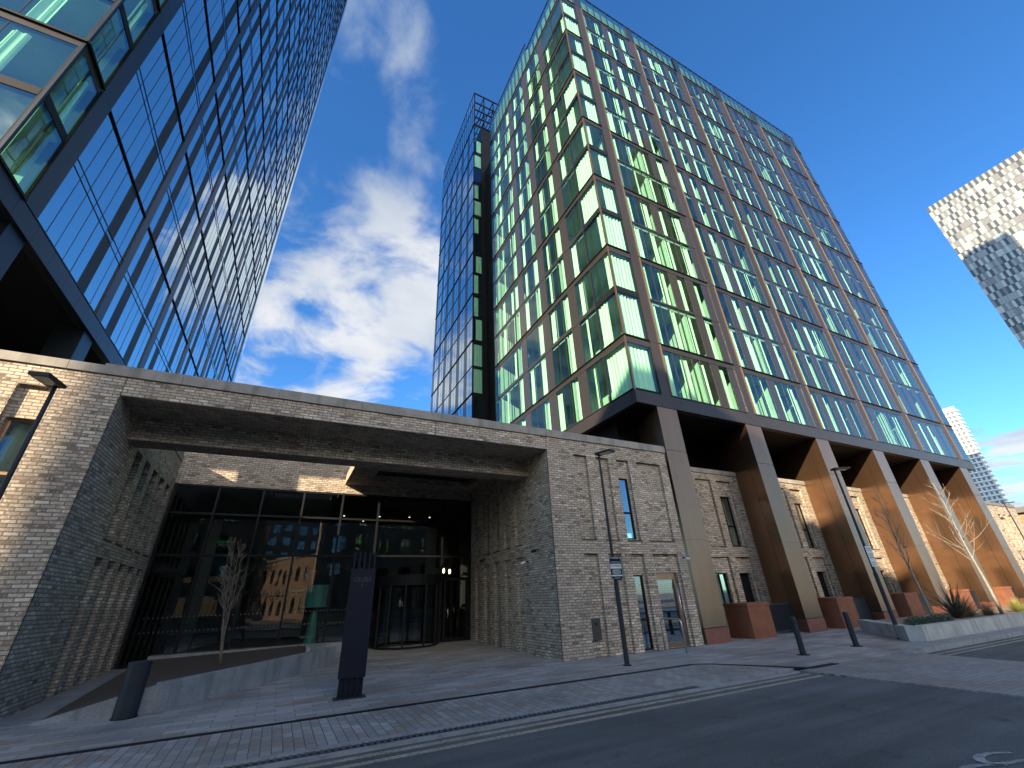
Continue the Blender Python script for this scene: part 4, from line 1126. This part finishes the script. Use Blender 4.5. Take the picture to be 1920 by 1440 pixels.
# serrated tower
sr = empty('serrated_white_tower', 'distant white tower with saw tooth balconies behind the green tower', 'building')
M['serr'] = simple('white render', (.62, .66, .66), .6); XS = 400.; 
a = MB(); a.box(XS, XS+3, 101, 125, 0, 110); a.build('wall', 'serr', sr)
sl = MB(); gl_ = MB(); z = 106.5
while z > 20:
    for i in range(5):
        y = 102 + i*2.4; gl_.box(XS-.12, XS+.05, y, y+1.3, z-2.0, z-.1)
    sl.box(XS-.7, XS+.0, 100.6, 125, z-.05, z+.35); sl.prism([(XS-1.0, 99.6), (XS+3, 99.9), (XS+3, 101), (XS-1.0, 101)], z-.3, z+.5)
    z -= 3.05
sl.build('balcony_slabs', 'serr', sr); gl_.build('window', 'chk_mauve', sr)['kind'] = 'stuff'
# opposite side of the street: the blocks that throw the long shade
def block(x0, x1, y0, y1, h, label, mat, name='office_block'):
    o = empty(name, label, 'building')
    a = MB(); a.box(x0, x1, y0, y1, 0, h); a.build('wall', mat, o)
    z = 1.2
    while z < h - 2:
        x = x0 + 1.
        while x < x1 - 1.6:
            w_ = MB(); w_.box(x, x+1.4, y1+.0, y1+.04, z, z+1.8); x += 2.8; w_.build('window', 'glass_pod', o)
        z += 3.2
    a = MB(); a.box(x0-.2, x1+.2, y0-.2, y1+.2, h, h+.4); a.build('roof', 'roofing', o)
block(-45.9, -27.1, -19.5, -15, 28.9, 'tallest office block across the street behind the camera', 'concrete')
block(-26.9, -19.5, -19.5, -15, 24.4, 'middle height office block across the street behind the camera', 'concrete')
block(-19.3, -12.0, -19.5, -15, 17.5, 'lower brick block across the street behind the camera', 'brick')
block(-25, -2.9, -36, -22, 15.5, 'brick block set back across the street behind the camera', 'brick')
block(3.9, 22, -36, -22, 14, 'brick block east of the old mill behind the camera', 'brick')
block(-30, 40, -92, -78, 27, 'large dark block far behind the old mill', 'brick')
# mill seen mirrored in the lobby glass
ml = empty('old_mill', 'old red brick mill with arched windows across the street behind the camera', 'building', (3.5, -46, 0), rz=math.radians(68))
a = MB(); a.box(-17, 17, -10, 0, 0, 9.6); a.build('wall', 'red_brick', ml)
a = MB(); a.box(-17.1, 17.1, -.1, .12, 3.9, 4.2); a.box(-17.1, 17.1, -.1, .2, 9.3, 9.7); a.build('string_course', 'coping', ml)
a = MB()
for i in range(11):
    for z in (.8, 5.4):
        x = -15 + i*3; a = MB(); a.box(x-.6, x+.6, .0, .03, z, z+1.7); a.tube([(x, .0, z+1.7), (x, .03, z+1.7)], .6, 20)
        a.build('window', 'glass_dark', ml)
sh = empty('street_tree', 'leafy evergreen tree across the street behind the camera', 'tree', (-2.5, -12.5, 0))
a = MB(); a.tube([(0, 0, 0), (0, 0, 3), (.1, 0, 5)], [.2, .14, .06], 8); a.build('trunk', 'bark', sh)
a = MB(); rnd = random.Random(4)
for c in range(60):
    cx, cy, cz = rnd.gauss(0, 1.1), rnd.gauss(0, 1.0), rnd.uniform(2.6, 7.2)
    for i in range(90):
        p = Vector((cx+rnd.gauss(0, .28), cy+rnd.gauss(0, .28), cz+rnd.gauss(0, .25))); d = Vector((rnd.uniform(-1, 1), rnd.uniform(-1, 1), rnd.uniform(-1, 1)))*.08; e = d.orthogonal().normalized()*.03
        a.quad(p-e, p+e, p+d+e, p+d-e)
a.build('crown', 'leaf', sh)

# ================================================================== LIGHT, SKY, CAMERA
sun_to = Vector((1., .65, -.46)).normalized()       # direction of travel
ld = bpy.data.lights.new('sun', 'SUN'); ld.energy = 4.6; ld.angle = math.radians(.55); ld.color = (1., .82, .56)
lo = bpy.data.objects.new('sun', ld); C.objects.link(lo); lo.location = (0, 0, 60)
lo.rotation_euler = sun_to.to_track_quat('-Z', 'Y').to_euler()
el = math.asin(-sun_to.z); az = math.atan2(-sun_to.x, -sun_to.y)
W = bpy.data.worlds.new('World'); S.world = W; W.use_nodes = True; nt = W.node_tree; nt.nodes.clear()
out = nt.nodes.new('ShaderNodeOutputWorld')
sky = N(nt, 'TexSky'); sky.sky_type = 'NISHITA'; sky.sun_disc = False; sky.sun_elevation = el; sky.sun_rotation = az % (2*math.pi)
sky.air_density = 1.0; sky.dust_density = .5; sky.ozone_density = 3.5; sky.altitude = 0
hs = N(nt, 'HueSaturation'); hs.inputs['Saturation'].default_value = 1.16; hs.inputs['Value'].default_value = 1.; L(nt, sky.outputs[0], hs.inputs['Color'])
bg = N(nt, 'Background'); bg.inputs[1].default_value = .089; L(nt, mixc(nt, 1., hs.outputs[0], (.62, .85, 1.02), 'MULTIPLY'), bg.inputs[0])
tc = N(nt, 'TexCoord'); D = tc.outputs['Generated']
nrm = N(nt, 'VectorMath', operation='NORMALIZE'); L(nt, D, nrm.inputs[0]); D = nrm.outputs[0]
sp = N(nt, 'SeparateXYZ'); L(nt, D, sp.inputs[0])
dz = math_n(nt, 'MAXIMUM', math_n(nt, 'ADD', sp.outputs[2], .08), .05)
cx = math_n(nt, 'DIVIDE', sp.outputs[0], dz); cy = math_n(nt, 'DIVIDE', sp.outputs[1], dz)
cmb = N(nt, 'CombineXYZ'); L(nt, cx, cmb.inputs[0]); L(nt, cy, cmb.inputs[1])
def mask(c, r0, r1):
    n = N(nt, 'VectorMath', operation='DOT_PRODUCT'); L(nt, D, n.inputs[0]); v = Vector(c).normalized(); n.inputs[1].default_value = v
    m = N(nt, 'MapRange'); m.interpolation_type = 'SMOOTHSTEP'; L(nt, n.outputs['Value'], m.inputs[0])
    m.inputs[1].default_value = math.cos(math.radians(r0)); m.inputs[2].default_value = math.cos(math.radians(r1)); return m.outputs[0]
m1 = math_n(nt, 'MULTIPLY', mask((-.08, .80, .58), 30, 10), 1.12)
m2 = math_n(nt, 'MULTIPLY', mask((-.03, .52, .85), 20, 5), .80)
m3 = math_n(nt, 'MULTIPLY', mask((.955, .25, .13), 10, 3), 1.1)
m4 = math_n(nt, 'MULTIPLY', mask((-.72, .6, .35), 40, 12), .85)
m_fill = mask((-.15, -.97, .12), 52, 30)  # added cloud bank behind the camera, out of view, brightening the shaded walls
mk = math_n(nt, 'MAXIMUM', math_n(nt, 'MAXIMUM', m1, m2), math_n(nt, 'MAXIMUM', math_n(nt, 'MAXIMUM', m3, m4), math_n(nt, 'MULTIPLY', m_fill, 1.22)))
wn = N(nt, 'TexNoise'); wn.inputs['Scale'].default_value = 1.3; wn.inputs['Detail'].default_value = 3; L(nt, cmb.outputs[0], wn.inputs['Vector'])
wv = N(nt, 'VectorMath', operation='MULTIPLY_ADD'); L(nt, wn.outputs['Color'], wv.inputs[0]); wv.inputs[1].default_value = (.5, .5, .5); L(nt, cmb.outputs[0], wv.inputs[2])
cn = N(nt, 'TexNoise'); cn.inputs['Scale'].default_value = 2.1; cn.inputs['Detail'].default_value = 9; cn.inputs['Roughness'].default_value = .56; L(nt, wv.outputs[0], cn.inputs['Vector'])
dens = math_n(nt, 'ADD', cn.outputs['Fac'], math_n(nt, 'MULTIPLY', math_n(nt, 'SUBTRACT', mk, 1.), .42))
cf = N(nt, 'MapRange'); cf.interpolation_type = 'SMOOTHSTEP'; L(nt, dens, cf.inputs[0]); cf.inputs[1].default_value = .43; cf.inputs[2].default_value = .60
fac = math_n(nt, 'MULTIPLY', cf.outputs[0], .93)
cs_ = N(nt, 'TexNoise'); cs_.inputs['Scale'].default_value = 1.6; cs_.inputs['Detail'].default_value = 6
off = N(nt, 'VectorMath', operation='ADD'); off.inputs[1].default_value = (3.1, 1.7, 0); L(nt, wv.outputs[0], off.inputs[0]); L(nt, off.outputs[0], cs_.inputs['Vector'])
cc_ = ramp(nt, cs_.outputs['Fac'], [(.35, (.50, .60, .74)), (.6, (.95, .96, .97))])
bc = N(nt, 'Background'); L(nt, math_n(nt, 'ADD', .285, math_n(nt, 'MULTIPLY', m_fill, 2.0)), bc.inputs[1]); L(nt, mixc(nt, m_fill, cc_, mixc(nt, 1., cc_, (1., .87, .70), 'MULTIPLY')), bc.inputs[0])
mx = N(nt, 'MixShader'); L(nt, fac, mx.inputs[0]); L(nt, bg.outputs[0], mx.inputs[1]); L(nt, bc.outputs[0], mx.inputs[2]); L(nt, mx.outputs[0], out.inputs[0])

cam = bpy.data.cameras.new('camera'); co = bpy.data.objects.new('camera', cam); C.objects.link(co); S.camera = co
cam.sensor_width = 36; cam.sensor_fit = 'HORIZONTAL'; cam.lens = 785/1920*36; cam.clip_start = .05; cam.clip_end = 3000
R = [[0.894762, -0.44497, -0.037444], [0.173221, 0.423156, -0.889344], [0.411577, 0.789266, 0.455702]]
right = Vector(R[0]); down = Vector(R[1]); fwd = Vector(R[2])
m = Matrix((( right.x, -down.x, -fwd.x, 0), (right.y, -down.y, -fwd.y, 0), (right.z, -down.z, -fwd.z, 1.6), (0, 0, 0, 1)))
co.matrix_world = m
S.view_settings.view_transform = 'Standard'; S.view_settings.look = 'None'; S.view_settings.exposure = 1.75; S.view_settings.gamma = 1
S.cycles.max_bounces = 8; S.cycles.transparent_max_bounces = 14; S.cycles.glossy_bounces = 4; S.cycles.diffuse_bounces = 3
S.cycles.caustics_reflective = False; S.cycles.caustics_refractive = False
